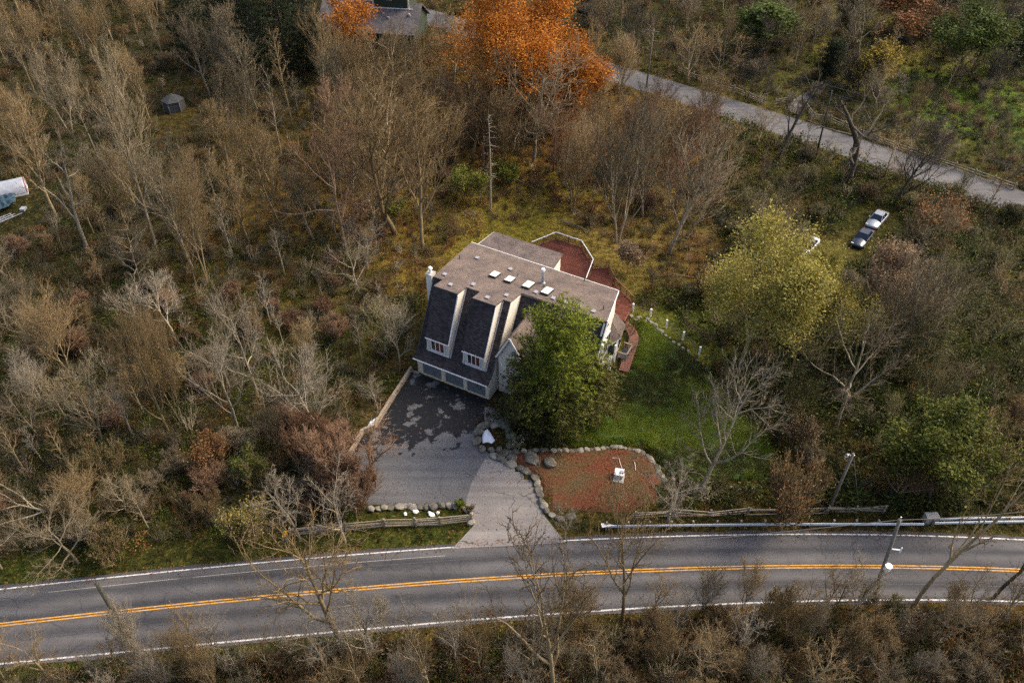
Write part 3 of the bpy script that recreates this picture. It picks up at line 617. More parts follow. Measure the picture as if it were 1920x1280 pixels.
# front entry gable, mostly behind the pine
MB().prism([(10.75, 6.6, 8.4), (10.75, 1.4, 8.4), (13.6, 1.4, 3.6), (13.6, 4.0, 3.6)], 0.14).build('entry_roof', 'roof_tan', house, (0, 1, 0))
MB().prism([(10.75, 6.6, 8.4), (10.75, 1.4, 8.4), (9.15, 1.4, 5.2), (9.15, 4.6, 5.2)], 0.14).build('entry_roof', 'roof_dark', house, (0, 1, 0))
MB().prism([(9.3, 1.7, 0), (13.3, 1.7, 0), (13.3, 1.7, 3.9), (10.75, 1.7, 8.2), (9.3, 1.7, 5.3)], .2, (0, 1, 0)).build('entry_wall', 'stucco', house)
MB().bar((10.75, 1.36, 8.36), (13.6, 1.36, 3.56), .07, .2).build('barge_board', 'trim', house)
MB().bar((10.75, 1.36, 8.36), (9.15, 1.36, 5.16), .07, .2).build('barge_board', 'trim', house)
# rear wing
MB().prism([(-1.75, 20.75, 5.6), (7.85, 20.5, 5.6), (8.7, 14.6, 6.5), (-1.7, 14.6, 6.5)], .15).build('rear_wing_roof', 'roof_ext', house, (1, 0, 0))
MB().prism([(8.5, 14.3, 0), (8.5, 14.3, 6.3), (7.65, 20.3, 5.42), (7.65, 20.3, 0)], .18, (-1, 0, 0)).build('rear_wing_wall', 'stucco', house)
MB().prism([(-1.55, 20.5, 0), (7.65, 20.3, 0), (7.65, 20.3, 5.42), (-1.55, 20.5, 5.42)], .18, (0, -1, 0)).build('rear_wing_wall', 'siding', house)
MB().prism([(-1.55, 14.6, 0), (-1.55, 20.5, 0), (-1.55, 20.5, 5.42), (-1.55, 14.6, 6.3)], .18, (1, 0, 0)).build('rear_wing_wall', 'siding', house)
MB().bar((-1.8, 14.8, 6.46), (-1.8, 20.75, 5.57), .08, .22).build('barge_board', 'trim', house)
# bay on the gable side
be = [(ur(16.4) + .1, 15.6), (18.35, 14.95), (18.75, 12.65), (ur(10.9) + .05, 10.9)]
ap = [(ur(14.4) - .0, 14.4, 4.7), (ur(12.6), 12.6, 4.7)]
zb = 2.95
b1 = MB()
b1.prism([(*be[1], zb), (*be[0], zb), ap[0]][::-1], .1); b1.build('bay_roof', 'roof_ext', house, (0, 1, 0))
MB().prism([(*be[2], zb), (*be[1], zb), ap[0], ap[1]][::-1], .1).build('bay_roof', 'roof_tan', house, (0, 1, 0))
MB().prism([(*be[3], zb), (*be[2], zb), ap[1]][::-1], .1).build('bay_roof', 'roof_ext', house, (0, 1, 0))
wl = [(x - .25, y) for x, y in be]
for i in range(3):
    (a, b_), (c_, d_) = wl[i], wl[i + 1]
    MB().prism([(a, b_, 0), (c_, d_, 0), (c_, d_, zb - .12), (a, b_, zb - .12)], .12, (-1, 0, 0)).build('bay_wall', 'stucco', house)
    ax, ay = a + (c_ - a) * .2, b_ + (d_ - b_) * .2; cx, cy = a + (c_ - a) * .8, b_ + (d_ - b_) * .8
    MB().prism([(ax + .03, ay, .8), (cx + .03, cy, .8), (cx + .03, cy, 2.4), (ax + .03, ay, 2.4)], .05, (1, 0, 0)).build('bay_window', 'glass', house)
    MB().bar((be[i][0] + .03, be[i][1], zb - .06), (be[i + 1][0] + .03, be[i + 1][1], zb - .06), .06, .12).build('eave_board', 'trim', house)
MB().box((18.7, 9.6, .0), (18.95, 9.85, 2.6)).build('porch_post', 'white', house)
MB().box((18.6, 11.4, .0), (18.78, 11.6, 2.8)).build('porch_post', 'white', house)
# roof fittings
for u, v, big in ((4.9, 9.0, 0), (6.74, 9.0, 0), (8.94, 9.15, 1), (11.2, 9.1, 1)):
    wdt, ln = (.42, .62) if not big else (.45, .78)
    z = zt(v); s_ = .21
    fr_ = MB(); P = lambda du, dv, h_: (u + du * wdt, v + dv * ln, zt(v + dv * ln) + h_)
    fr_.add([P(-1, -1, 0), P(1, -1, 0), P(1, 1, 0), P(-1, 1, 0), P(-1, -1, .26), P(1, -1, .26), P(1, 1, .26), P(-1, 1, .26)], [(4, 5, 6, 7), (0, 1, 5, 4), (1, 2, 6, 5), (2, 3, 7, 6), (3, 0, 4, 7)])
    k = fr_.build('skylight', 'flash', house)
    Q = lambda du, dv, h_: (u + du * wdt * .93, v + dv * ln * .95, zt(v + dv * ln) + h_)
    MB().prism([Q(-1, -1, .30), Q(1, -1, .30), Q(1, 1, .30), Q(-1, 1, .30)], .034).build('skylight_pane', 'skylight', k)
for u, v in ((1.27, 11.44), (5.59, 11.3), (.5, 5.8), (2.23, 4.2), (4.12, 5.65), (6.73, 4.13), (8.1, 5.75), (10.3, 8.25), (12.35, 8.2), (13.85, 8.2), (15.35, 8.2), (16.95, 8.2)):
    z = zt(v); vb = MB()
    vb.box((u - .13, v - .15, z - .05), (u + .13, v + .15, z + .12)); vb.box((u - .21, v - .21, z + .12), (u + .21, v + .21, z + .2))
    vb.build('roof_vent', 'vent', house)
for u, v, h_ in ((-.3, 10.2, .45), (10.35, 10.05, .35), (6.9, 10.6, .3), (17.6, 9.3, .5), (13.4, 14.0, .3)):
    MB().tube([(u, v, zt(v) - .05), (u, v, zt(v) + h_)], .055, 6).build('vent_pipe', 'flash', house)
fl = MB().tube([(9.87, 10.8, zt(10.8) - .05), (9.87, 10.8, zt(10.8) + 1.55)], .17, 10).build('flue', 'steel', house)
MB().tube([(9.87, 10.8, zt(10.8) + 1.55), (9.87, 10.8, zt(10.8) + 1.72)], .13, 10).tube([(9.87, 10.8, zt(10.8) + 1.72), (9.87, 10.8, zt(10.8) + 1.9)], [.24, .2], 10).build('flue_cap', 'white', fl)
MB().tube([(9.87, 10.8, zt(10.8) - .02), (9.87, 10.8, zt(10.8) + .12)], [.3, .2], 10).build('flue_collar', 'steel', fl)
ch = MB().box((-1.15, 4.6, 0), (-.42, 5.35, 10.1)).build('chimney', 'stucco', house)
MB().box((-1.22, 4.53, 10.1), (-.35, 5.42, 10.22)).build('chimney_cap', 'concrete', ch)
MB().tube([(-.78, 5.0, 10.22), (-.78, 5.0, 10.75)], .14, 8).build('chimney_pot', 'white', ch)
MB().tube([(-.78, 5.0, 10.75), (-.78, 5.0, 10.95)], [.26, .18], 8).build('chimney_pot_lid', 'white', ch)

# ------------------------------------------------------------------ decks and boardwalk
def deck(label, poly, z, rails, rail_mat='white'):
    d = empty('deck', UV(*poly[0], 0), 0, label, 'deck')
    inv = Matrix.Translation(-d.location)
    P = [inv @ UV(u, v, z) for u, v in poly]
    a = (UV(1, 0) - UV(0, 0)); 
    MB().prism(P, .16, (0, 0, -1)).build('deck_floor', 'deck', d, tuple(a))
    MB().prism([p + Vector((0, 0, -.16)) for p in P], .28, (0, 0, -1)).build('deck_skirt', 'rail_wood', d)
    for q in P: MB().tube([q - Vector((0, 0, .5)), Vector((q.x, q.y, -.1))], .09, 6).build('deck_post', 'rail_wood', d)
    for i in rails:
        p, q = P[i], P[(i + 1) % len(P)]
        MB().bar(p + Vector((0, 0, 1.0)), q + Vector((0, 0, 1.0)), .10, .05).build('top_rail', rail_mat, d)
        MB().bar(p + Vector((0, 0, .18)), q + Vector((0, 0, .18)), .05, .09).build('bottom_rail', 'rail_wood', d)
        L = (q - p).length; n = max(1, round(L / 1.6))
        for j in range(n + 1):
            if j == n and (i + 1) % len(P) in rails: continue
            k = p + (q - p) * j / n; MB().box((k.x - .05, k.y - .05, k.z), (k.x + .05, k.y + .05, k.z + .97)).build('rail_post', 'rail_wood', d)
        nb = int(L / .16); bl = MB()
        for j in range(1, nb):
            k = p + (q - p) * j / nb; MB.box(bl, (k.x - .018, k.y - .018, k.z + .22), (k.x + .018, k.y + .018, k.z + .97))
        if nb > 1: bl.build('baluster_row', 'rail_wood', d)
    return d
deck('big many-sided red-brown deck with white-topped railing behind the house', [(1.0, 20.6), (1.4, 25.0), (3.2, 28.5), (7.0, 28.3), (9.95, 25.3), (10.75, 21.3), (10.9, 14.6), (8.6, 14.6), (7.9, 20.4)], 1.6, [1, 2, 3, 4])
deck('small red-brown landing deck one step below the big railed deck', [(10.0, 25.2), (11.7, 26.4), (12.25, 25.2), (13.3, 24.1), (12.9, 14.7), (10.95, 14.7), (10.8, 21.4)], 1.2, [0, 2], 'rail_wood')
deck('lower red-brown deck wrapping the gable end beside the bay roof', [(13.45, 24.1), (16.8, 21.8), (17.5, 18.6), (17.65, 16.9), (16.7, 16.2), (16.6, 14.5), (13.0, 14.7)], .75, [0, 2], 'rail_wood')
wk = [G(*q, .62) for q in ((1172, 606), (1186, 622), (1189, 634), (1183, 655), (1176, 675), (1169, 696))]
bw = empty('boardwalk', wk[0], 0, 'narrow red-brown plank boardwalk curving along the edge of the lawn', 'boardwalk')
pl = []
for i in range(len(wk) - 1):
    n = max(1, int((wk[i + 1] - wk[i]).length / .155))
    pl += [(wk[i] + (wk[i + 1] - wk[i]) * j / n, i) for j in range(n)]
pm = MB().box((-.55, -.066, -.04), (.55, .066, 0)).mesh('plank')
for k, (p_, i) in enumerate(pl):
    a = pl[max(0, k - 2)][0]; c_ = pl[min(len(pl) - 1, k + 2)][0]; d = c_ - a
    o = link('plank', pm, bw, 'board'); o.location = p_ - bw.location + Vector((0, 0, random.uniform(-.006, .006)))
    o.rotation_euler = (0, 0, math.atan2(d.y, d.x) - math.pi / 2 + random.uniform(-.02, .02))
for s_ in (-.42, .42):
    q = MB()
    for i in range(len(wk) - 1):
        d = (wk[i + 1] - wk[i]).normalized(); sd_ = Vector((d.y, -d.x, 0)) * s_
        q.bar(wk[i] + sd_ - bw.location - Vector((0, 0, .12)), wk[i + 1] + sd_ - bw.location - Vector((0, 0, .12)), .06, .15)
    q.build('stringer', 'rail_wood', bw)
pc = empty('stair_landing', UV(18.9, 12.9, .3), YAW, 'small timber landing with railings between the bay and the boardwalk', 'landing')
MB().box((0, -.9, .3), (1.0, .9, .4)).build('landing_floor', 'flash', pc)
for a, b_ in (((0, -.9), (1.0, -.9)), ((1.0, -.9), (1.0, .9)), ((1.0, .9), (0, .9))):
    MB().bar((*a, 1.15), (*b_, 1.15), .16, .07).build('top_rail', 'timber', pc)
    for t_ in (.02, .5, .98): MB().box((a[0] + (b_[0] - a[0]) * t_ - .05, a[1] + (b_[1] - a[1]) * t_ - .05, -.35), (a[0] + (b_[0] - a[0]) * t_ + .05, a[1] + (b_[1] - a[1]) * t_ + .05, 1.12)).build('rail_post', 'timber', pc)

# ------------------------------------------------------------------ stones
def rock_mesh(seed, sx=1, sy=1, sz=.75):
    r = np.random.default_rng(seed); bm = bmesh.new(); bmesh.ops.create_icosphere(bm, subdivisions=2, radius=.5)
    pl_ = [(Vector(r.normal(size=3)).normalized(), r.uniform(.28, .42)) for _ in range(9)]
    for v in bm.verts:
        for n_, d_ in pl_:
            k = v.co.dot(n_) - d_
            if k > 0: v.co -= n_ * k
        v.co *= r.uniform(.95, 1.06)
        v.co.x *= sx; v.co.y *= sy; v.co.z *= sz
    me = bpy.data.meshes.new('boulder'); bm.to_mesh(me); bm.free(); return me
ROCKS = [rock_mesh(i, *q) for i, q in enumerate([(1.2, .9, .8), (1, 1, .8), (1.4, .9, .7), (1.1, 1.05, .9), (1.3, 1, .6), (.95, .9, .85), (1.5, .95, .75), (1.1, .9, .7)])]
for q in ROCKS: q.materials.append(M['rock'])
ROCKS_P = []
for q in ROCKS: c_ = q.copy(); c_.materials.clear(); c_.materials.append(M['pale_rock']); ROCKS_P.append(c_)
def boulders(name, label, cat, pts, size, pale=.3, piece='boulder', zoff=0.0):
    """pts: pixel positions (x, y[, size]) along the wall"""
    w0 = G(pts[0][0], pts[0][1]); root = empty(name, w0, 0, label, cat)
    for i, q in enumerate(pts):
        g = G(q[0], q[1], .2); s_ = q[2] if len(q) > 2 else size * random.uniform(.8, 1.25)
        a = pts[max(0, i - 1)]; c_ = pts[min(len(pts) - 1, i + 1)]; d = G(c_[0], c_[1]) - G(a[0], a[1])
        o = link(piece, random.choice(ROCKS_P if random.random() < pale else ROCKS), root)
        o.location = Vector((g.x, g.y, max(0, float(gz(g.x, g.y))) + .12 * s_ + zoff)) - w0
        o.rotation_euler = (random.uniform(-.2, .2), random.uniform(-.2, .2), math.atan2(d.y, d.x) + random.uniform(-.4, .4))
        o.scale = (s_, s_ * random.uniform(.85, 1.1), s_ * random.uniform(.8, 1.1))
    return root
Z2 = lambda pts: [(620 + p[0] / 3, 680 + p[1] / 3, *p[2:]) for p in pts]
def along(pts, step):                          # stones set close along a pixel line
    out = []; 
    for (x0, y0), (x1, y1) in zip(pts[:-1], pts[1:]):
        a, c_ = G(x0, y0), G(x1, y1); n = max(1, int((c_ - a).length / step))
        out += [(x0 + (x1 - x0) * j / n + random.uniform(-1, 1), y0 + (y1 - y0) * j / n + random.uniform(-1, 1)) for j in range(n)]
    return out
boulders('boulder_wall', 'ring of big grey boulders round the small bed at the driveway corner', 'stone wall',
         Z2([(860, 352), (828, 385), (822, 432), (852, 478), (905, 490), (950, 492), (880, 345), (918, 350), (968, 352), (1000, 378), (1012, 420), (1008, 462), (975, 500)]), 1.1, .15)
boulders('boulder_wall', 'curving boulder wall along the pale driveway apron and mulch bed', 'stone wall',
         Z2([(915, 522), (945, 532), (975, 545), (1020, 570), (1062, 588), (1090, 600), (1112, 615), (1145, 645), (1160, 672), (1168, 705), (1180, 735), (1188, 775), (1200, 805), (1215, 830), (1240, 850), (1285, 868), (1345, 865)]), .95, .25)
boulders('boulder_wall', 'low boulder edging between the red mulch bed and the lawn', 'stone wall',
         Z2([(1015, 500), (1045, 505), (1085, 500), (1120, 498), (1152, 495), (1185, 498), (1212, 497), (1250, 500), (1285, 497), (1320, 495), (1350, 494), (1378, 492), (1408, 490), (1438, 487), (1470, 489), (1500, 487), (1530, 480), (1555, 478), (1582, 473), (1607, 470), (1632, 474), (1655, 480), (1680, 488), (1705, 494), (1728, 498), (1755, 505), (1770, 515), (1785, 528), (1800, 543), (1812, 556), (1825, 572), (1838, 590), (1848, 608), (1858, 625), (1868, 642), (1878, 660)]), .72, .45)
boulders('boulder_wall', 'row of pale boulders at the driveway edge above the roadside planter', 'stone wall',
         Z2([(225, 820), (265, 816), (300, 812), (330, 808), (380, 806), (420, 802), (460, 806), (500, 804), (540, 806), (572, 806), (618, 800), (665, 797), (700, 802), (765, 822), (778, 850), (786, 872), (792, 892)]), .85, .55)
for q, lb in (((1125, 545, 1.5), 'big squared boulder on the mulch bed near its stone edging'), ((1240, 572, 1.4), 'rounded brown boulder half sunk in the mulch bed'), ((1160, 566, .7), 'small pale stone beside the squared boulder on the mulch'), ((1022, 532, 1.2), 'grey boulder behind the curving driveway boulder wall')):
    x, y = 620 + q[0] / 3, 680 + q[1] / 3; g = G(x, y, .35)
    o = link('boulder', random.choice(ROCKS), None); o.location = (g.x, g.y, float(gz(g.x, g.y)) + .15 * q[2]); o.scale = (q[2], q[2], q[2] * .8); o.rotation_euler = (.2, .1, random.random() * 6)
    tag(o, lb, 'boulder')
boulders('stone_edging', 'line of pale flat stones between the lawn and the wire fence', 'stone edging',
         [(1183, 590), (1192, 598), (1200, 594), (1206, 602)] + along([(1210, 600), (1222, 608), (1240, 628), (1262, 645), (1290, 663), (1315, 682), (1338, 702)], .55), .5, .7, 'flat_stone')
boulders('stone_edging', 'low stone row round the far foot of the lawn by the utility pole', 'stone edging',
         along([(1262, 896), (1290, 905), (1330, 912), (1372, 914), (1412, 914), (1440, 908)], .6), .45, .5, 'flat_stone')
boulders('stone_steps', 'cluster of flat tan stepping stones near the white fence posts', 'stone steps', [(1219, 605, .9), (1228, 611, 1.0), (1234, 617, .8), (1214, 598, .7), (1197, 596, .6), (1240, 624, .8)], .8, .9, 'flat_stone')
for x, y, s_, lb in ((760, 963, .5, 'white stone in the roadside planter'), (780, 958, .6, 'pinkish white stone in the roadside planter'), (808, 963, .75, 'tall white stone in the roadside planter'), (821, 961, .5, 'white chunk beside the tall white planter stone')):
    g = G(x, y, .1); o = link('white_stone', random.choice(ROCKS).copy(), None, 'snow'); o.location = (g.x, g.y, float(gz(g.x, g.y)) + .1); o.scale = (s_, s_ * .8, s_ * .8); o.rotation_euler = (.3, .2, random.random() * 6)
    tag(o, lb, 'stone')
def blob(name, label, poly, hgt, mat='snow'):
    g0 = G(*poly[0]); P = P2(poly); o = region(name, P, mat, .02, .35, None, None, True)
    me = o.data
    for v in me.vertices:
        d_ = float(polydist(v.co.x, v.co.y, P)); v.co.z += hgt * min(1, d_ / .35) + random.uniform(-.03, .03)
    me.polygons.foreach_set('use_smooth', np.ones(len(me.polygons), bool))
    return tag(o, label, 'snow patch')
blob('snow_patch', 'bright white patch inside the boulder ring at the driveway corner', [(907, 808), (914, 804), (920, 812), (928, 826), (922, 831), (914, 828), (905, 830), (904, 818)], .3)
blob('snow_patch', 'bright white patch behind the timber wall at the driveway edge', [(690, 799), (694, 789), (706, 782), (713, 774), (717, 778), (708, 790), (697, 797), (693, 802)], .35)

# ------------------------------------------------------------------ timber wall, fences, guardrail
tw = empty('timber_wall', G(735, 752), 0, 'low weathered timber retaining wall stepping down beside the driveway', 'retaining wall')
for (a, c_) in (((772, 694), (737, 748)), ((737, 748), (702, 803)), ((702, 803), (681, 811)), ((681, 811), (660, 848)), ((660, 848), (638, 886))):
    p_, q = G(*a), G(*c_)
    for k in range(3):
        e = Vector((0, 0, .11 + k * .205)); j = Vector((random.uniform(-.02, .02), random.uniform(-.02, .02), 0))
        MB().bar(p_ + e + j - tw.location, q + e + j - tw.location, .26, .2, .01).build('timber', 'timber', tw)
MB().bar(G(766, 694) + Vector((0, 0, .1)) - tw.location, G(786, 701) + Vector((0, 0, .1)) - tw.location, .2, .2).build('timber', 'timber', tw)
def rail_fence(label, pts, step, rails, hgt, group=None, rough=.06, mat='cedar'):
    f = empty('rail_fence', G(*pts[0]), 0, label, 'fence', group); o0 = f.location
    P = []
    for (a, c_) in zip(pts[:-1], pts[1:]):
        p_, q = G(*a), G(*c_); n = max(1, round((q - p_).length / step)); P += [p_ + (q - p_) * j / n for j in range(n)]
    P.append(G(*pts[-1]))
    for p_ in P: p_.z = float(gz(p_.x, p_.y))
    for p_ in P:
        lean = Vector((random.uniform(-.06, .06), random.uniform(-.06, .06), hgt + .15))
        MB().bar(p_ - o0 - Vector((0, 0, .2)), p_ - o0 + lean, .15, .15, .012).build('post', mat, f)
    for a, c_ in zip(P[:-1], P[1:]):
        for k in range(rails):
            z = hgt * (k + .6) / rails; j = lambda: Vector((random.uniform(-rough, rough), random.uniform(-rough, rough), z + random.uniform(-rough, rough)))
            d = (c_ - a).normalized() * .18
            MB().bar(a - d + j() - o0, c_ + d + j() - o0, .085, .095, .012).build('rail', mat, f)
    return f
rail_fence('split-rail cedar fence between the road verge and the boulder planter', [(548, 1003), (600, 999), (650, 994), (722, 987), (780, 986), (826, 984), (884, 977)], 3.0, 4, 1.15)
rail_fence('sagging split-rail fence behind the steel guardrail', [(1190, 972), (1260, 967), (1330, 970), (1400, 965), (1470, 966), (1550, 961), (1655, 960)], 3.0, 3, 1.0, None, .16)
rail_fence('rail fence along the far road before the track gateway', [(1270, 138), (1330, 158), (1375, 172), (1432, 196)], 3.2, 3, 1.1)
rail_fence('short rail fence panel at the gateway of the far track', [(1452, 197), (1475, 193)], 2.8, 3, 1.1)
rail_fence('angled rail fence wing on the far side of the track gateway', [(1508, 203), (1525, 224), (1550, 228)], 2.8, 3, 1.1)
rail_fence('long rail fence along the far road beyond the gateway', [(1556, 228), (1610, 252), (1680, 280), (1790, 318), (1900, 356)], 3.2, 3, 1.1)
def wbeam(p_, q, off, root, name='beam'):
    d = (q - p_).normalized(); nrm = Vector((d.y, -d.x, 0))
    prof = [(.0, .42), (.07, .47), (.07, .53), (.0, .585), (.07, .64), (.07, .70), (.0, .75)]
    vs = []; n = len(prof)
    for c_ in (p_, q):
        for o_, z in prof: vs.append(c_ + nrm * (o_ + off) + Vector((0, 0, z)) - root.location)
    for c_ in (p_, q):
        for o_, z in prof: vs.append(c_ + nrm * (o_ + off - .012) + Vector((0, 0, z)) - root.location)
    fs = [(i, i + 1, n + i + 1, n + i) for i in range(n - 1)] + [(2 * n + i, 3 * n + i, 3 * n + i + 1, 2 * n + i + 1) for i in range(n - 1)] + [(0, n, 3 * n, 2 * n), (n - 1, 3 * n - 1, 4 * n - 1, 2 * n - 1)]
    MB().add(vs, fs).build(name, 'steel', root)
def guardrail(label, pts, end=None, double=False):
    P = [G(x, y, .6) for x, y in pts]
    for p_ in P: p_.z = 0.0
    g = empty('guardrail', P[0], 0, label, 'guardrail')
    for a, c_ in zip(P[:-1], P[1:]):
        n = max(1, round((c_ - a).length / 3.81))
        for j in range(n):
            s0, s1 = a + (c_ - a) * j / n, a + (c_ - a) * (j + 1) / n
            wbeam(s0, s1, 0.05, g)
            if double: wbeam(s0, s1, -.38, g)
            for k in (s0, (s0 + s1) / 2):
                d = (c_ - a).normalized(); nn = Vector((-d.y, d.x, 0)); b_ = k + nn * .16 - g.location
                MB().box((b_.x - .08, b_.y - .1, -.3), (b_.x + .08, b_.y + .1, .92)).build('post', 'timber', g)
    if end:
        p_ = P[0] - g.location
        MB().prism([(p_.x - .5, p_.y - .38, .85), (p_.x - .5, p_.y + .38, .35), (p_.x + .6, p_.y + .1, .45), (p_.x + .6, p_.y - .1, .78)], .06).build('flared_end', 'white', g)
        for k in (.0, .25): MB().box((p_.x - .12 + k, p_.y - .09, -.3), (p_.x + .02 + k, p_.y + .09, .8)).build('end_post', 'timber', g)
    return g
guardrail('steel guardrail with flared white end along the road by the mulch bed', [(1138, 985), (1300, 983), (1480, 981), (1732, 981)], True)
guardrail('double-sided steel guardrail section past the concrete block', [(1752, 979), (1860, 977), (2000, 975)], None, True)
g = G(1742, 977); tag(MB().box((-.6, -.35, -.1), (.6, .35, .95)).build('concrete_block', 'concrete', None), 'grey concrete block joining the two guardrail sections', 'block').location = g
wf = empty('wire_fence', G(1186, 584), 0, 'wire fence on five white posts along the stone edging of the lawn', 'fence')
wp = [G(1186, 584), G(1219, 595), G(1248, 618), G(1279, 641), G(1310, 668)]
for p_ in wp:
    p_.z = float(gz(p_.x, p_.y))
    MB().tube([p_ - wf.location - Vector((0, 0, .2)), p_ - wf.location + Vector((0, 0, 1.25))], .12, 8).build('post', 'white', wf)
for a, c_ in zip(wp[:-1], wp[1:]):
    for z in (.35, .75, 1.1): MB().tube([a - wf.location + Vector((0, 0, z)), c_ - wf.location + Vector((0, 0, z))], .018, 4).build('wire', 'cedar', wf)

# ------------------------------------------------------------------ poles, wires, signs
def catenary(a, c_, sag, n=24): return [a + (c_ - a) * t_ + Vector((0, 0, -sag * 4 * t_ * (1 - t_))) for t_ in np.linspace(0, 1, n)]
def top_at(base, px, py):                      # the point above the ground near base that shows at the pixel, at the base's distance
    h_ = height_to(base, py); q = G(px, py, h_); return Vector((q.x, q.y, h_))
pole_tops = {}
def pole(key, label, bx, by, tx, ty, r0=.17, r1=.11, mat='pole'):
    b_ = G(bx, by); b_.z = float(gz(b_.x, b_.y)) - .3; t_ = top_at(b_, tx, ty)
    e = empty('utility_pole', b_, 0, label, 'utility pole')
    MB().tube([Vector((0, 0, 0)), (t_ - b_) * .5, t_ - b_], [r0, (r0 + r1) / 2, r1], 8).build('shaft', mat, e, None, True)
    pole_tops[key] = t_; return e, b_, t_
e, b1_, t1_ = pole('a', 'leaning wooden utility pole rising above the roadside fence by the lawn', 1553, 957, 1600, 850)
MB().bar((t1_ - b1_) * .97 + Vector((-.45, 0, 0)), (t1_ - b1_) * .97 + Vector((.2, 0, 0)), .09, .09).build('bracket', 'steel', e)
MB().tube([(t1_ - b1_) + Vector((-.45 + .22 * math.cos(a), .0, -.25 + .22 * math.sin(a))) for a in np.linspace(0, 5.2, 9)], .035, 5).build('cable_loop', 'steel', e)
MB().tube([t1_ - b1_, Vector((2.9, -.2, .2))], .022, 4).build('guy_wire', 'wire', e)
e, b2_, t2_ = pole('b', 'wooden utility pole with white lamp head on the road verge', 1636, 1126, 1687, 974, .19, .13)
q = (t2_ - b2_)
MB().tube([q * .48 + Vector((.1, -.35, 0)), q * .48 + Vector((.1, -.35, .55))], [.26, .3], 10).build('lamp_head', 'white', e)
MB().bar(q * .5, q * .5 + Vector((.1, -.35, .1)), .08, .08).build('lamp_arm', 'steel', e)
MB().bar(q * .68, q * .68 + Vector((.75, -.2, .1)), .09, .09).build('bracket_arm', 'white', e)
MB().bar(q * .68 + Vector((.75, -.2, -.2)), q * .68 + Vector((.75, -.2, .45)), .08, .08).build('insulator', 'white', e)
MB().tube([q, q + Vector((0, 0, .35))], .05, 6).build('top_pin', 'steel', e)
e, b3_, t3_ = pole('c', 'dark mossy wooden utility pole standing alone on the verge opposite the wood', 256, 1222, 181, 1092, .2, .15, 'pole_dark')
e, b4_, t4_ = pole('d', 'thin pale utility pole beside the far road', 1212, 164, 1226, 54, .16, .1)
MB().bar((t4_ - b4_) * .96 + Vector((-.9, .5, 0)), (t4_ - b4_) * .96 + Vector((.9, -.5, 0)), .1, .1).build('cross_arm', 'pole', e)
e, b5_, t5_ = pole('e', 'dark utility pole on the near verge of the far road', 1530, 293, 1560, 170, .17, .11, 'pole_dark')
def wire(label, pts, r=.03):
    m_ = MB().tube([p_ - pts[0] for p_ in pts], r, 4); o = m_.build('overhead_wire', 'wire', None); o.location = pts[0]
    return tag(o, label, 'wire')
wire('cable slung over the road between the lamp pole and the mossy pole', catenary(t3_, t2_, .7))
er = G(1990, 946, t2_.z + .3); wire('cable running along the guardrail from the lamp pole', catenary(t2_, Vector((er.x, er.y, t2_.z)), .3), .03)
for k, (a, c_, lb) in enumerate((((1030, 0), (1960, 274), 'upper power line above the far road'), ((1030, 8), (1960, 292), 'middle power line above the far road'), ((1090, 40), (1960, 330), 'lowest sagging power line above the far road'))):
    z = t4_.z - .1 - k * .9
    wire(lb, catenary(G(*a, z), G(*c_, z), .5), .028)
def marker(name, label, cat, x, y, h_, w_, hh, mat, rz=0.0, post='steel'):
    g = G(x, y); g.z = float(gz(g.x, g.y)); e = empty(name, g, rz, label, cat)
    MB().tube([(0, 0, -.2), (0, 0, h_)], .035, 6).build('post', post, e)
    MB().prism([(-w_ / 2, -.05, h_ - hh / 2), (0, -.05, h_ - hh), (w_ / 2, -.05, h_ - hh / 2), (0, -.05, h_)], .02).build('panel', mat, e)
    return e
marker('road_sign', 'yellow diamond road sign seen edge-on at the end of the cedar fence', 'sign', 540, 1022, 2.3, .75, .9, 'sign_yellow', R(62))
marker('marker_post', 'small red and white marker beside the far rail fence', 'marker', 1406, 176, 1.7, .5, .8, 'sign_red')
marker('marker_post', 'white marker post on the near corner of the track gateway', 'marker', 1487, 198, 1.2, .4, .5, 'white')
marker('marker_post', 'white marker post on the far corner of the track gateway', 'marker', 1510, 206, 1.2, .4, .5, 'white')

# ------------------------------------------------------------------ utility box, hose, boulder-like bale
g = G(1160, 893, .45); g.z = float(gz(g.x, g.y)) + .03
ub = empty('utility_box', g, R(-14), 'white utility box on a concrete slab in the red mulch bed', 'utility box')
MB().box((-.45, -.75, -.1), (.55, .55, .08)).build('slab', 'concrete', ub)
MB().box((-.4, -.3, .08), (.4, .4, .62)).build('cabinet', 'car_white', ub)
MB().prism([(-.44, -.36, .62), (.44, -.36, .62), (.44, .44, .72), (-.44, .44, .72)], .04).build('cabinet_lid', 'white', ub)
MB().box((.1, -.1, .7), (.38, .25, .76)).build('hatch', 'vent', ub)
def hose(label, px, r, mat, z):
    P = [G(x, y, z) for x, y in px]
    for p_ in P: p_.z = float(gz(p_.x, p_.y)) + .04 + r
    o = MB().tube([p_ - P[0] for p_ in P], r, 5).build('hose', mat, None); o.location = P[0]; return tag(o, label, 'hose')
hose('pale pink hose bent beside the white utility box', [(1148, 859), (1160, 859), (1163, 870), (1166, 880)], .05, 'pink', .45)
hose('short pale pipe lying on the mulch near the stone edging', [(1189, 866), (1191, 874), (1191, 882)], .045, 'pink', .45)

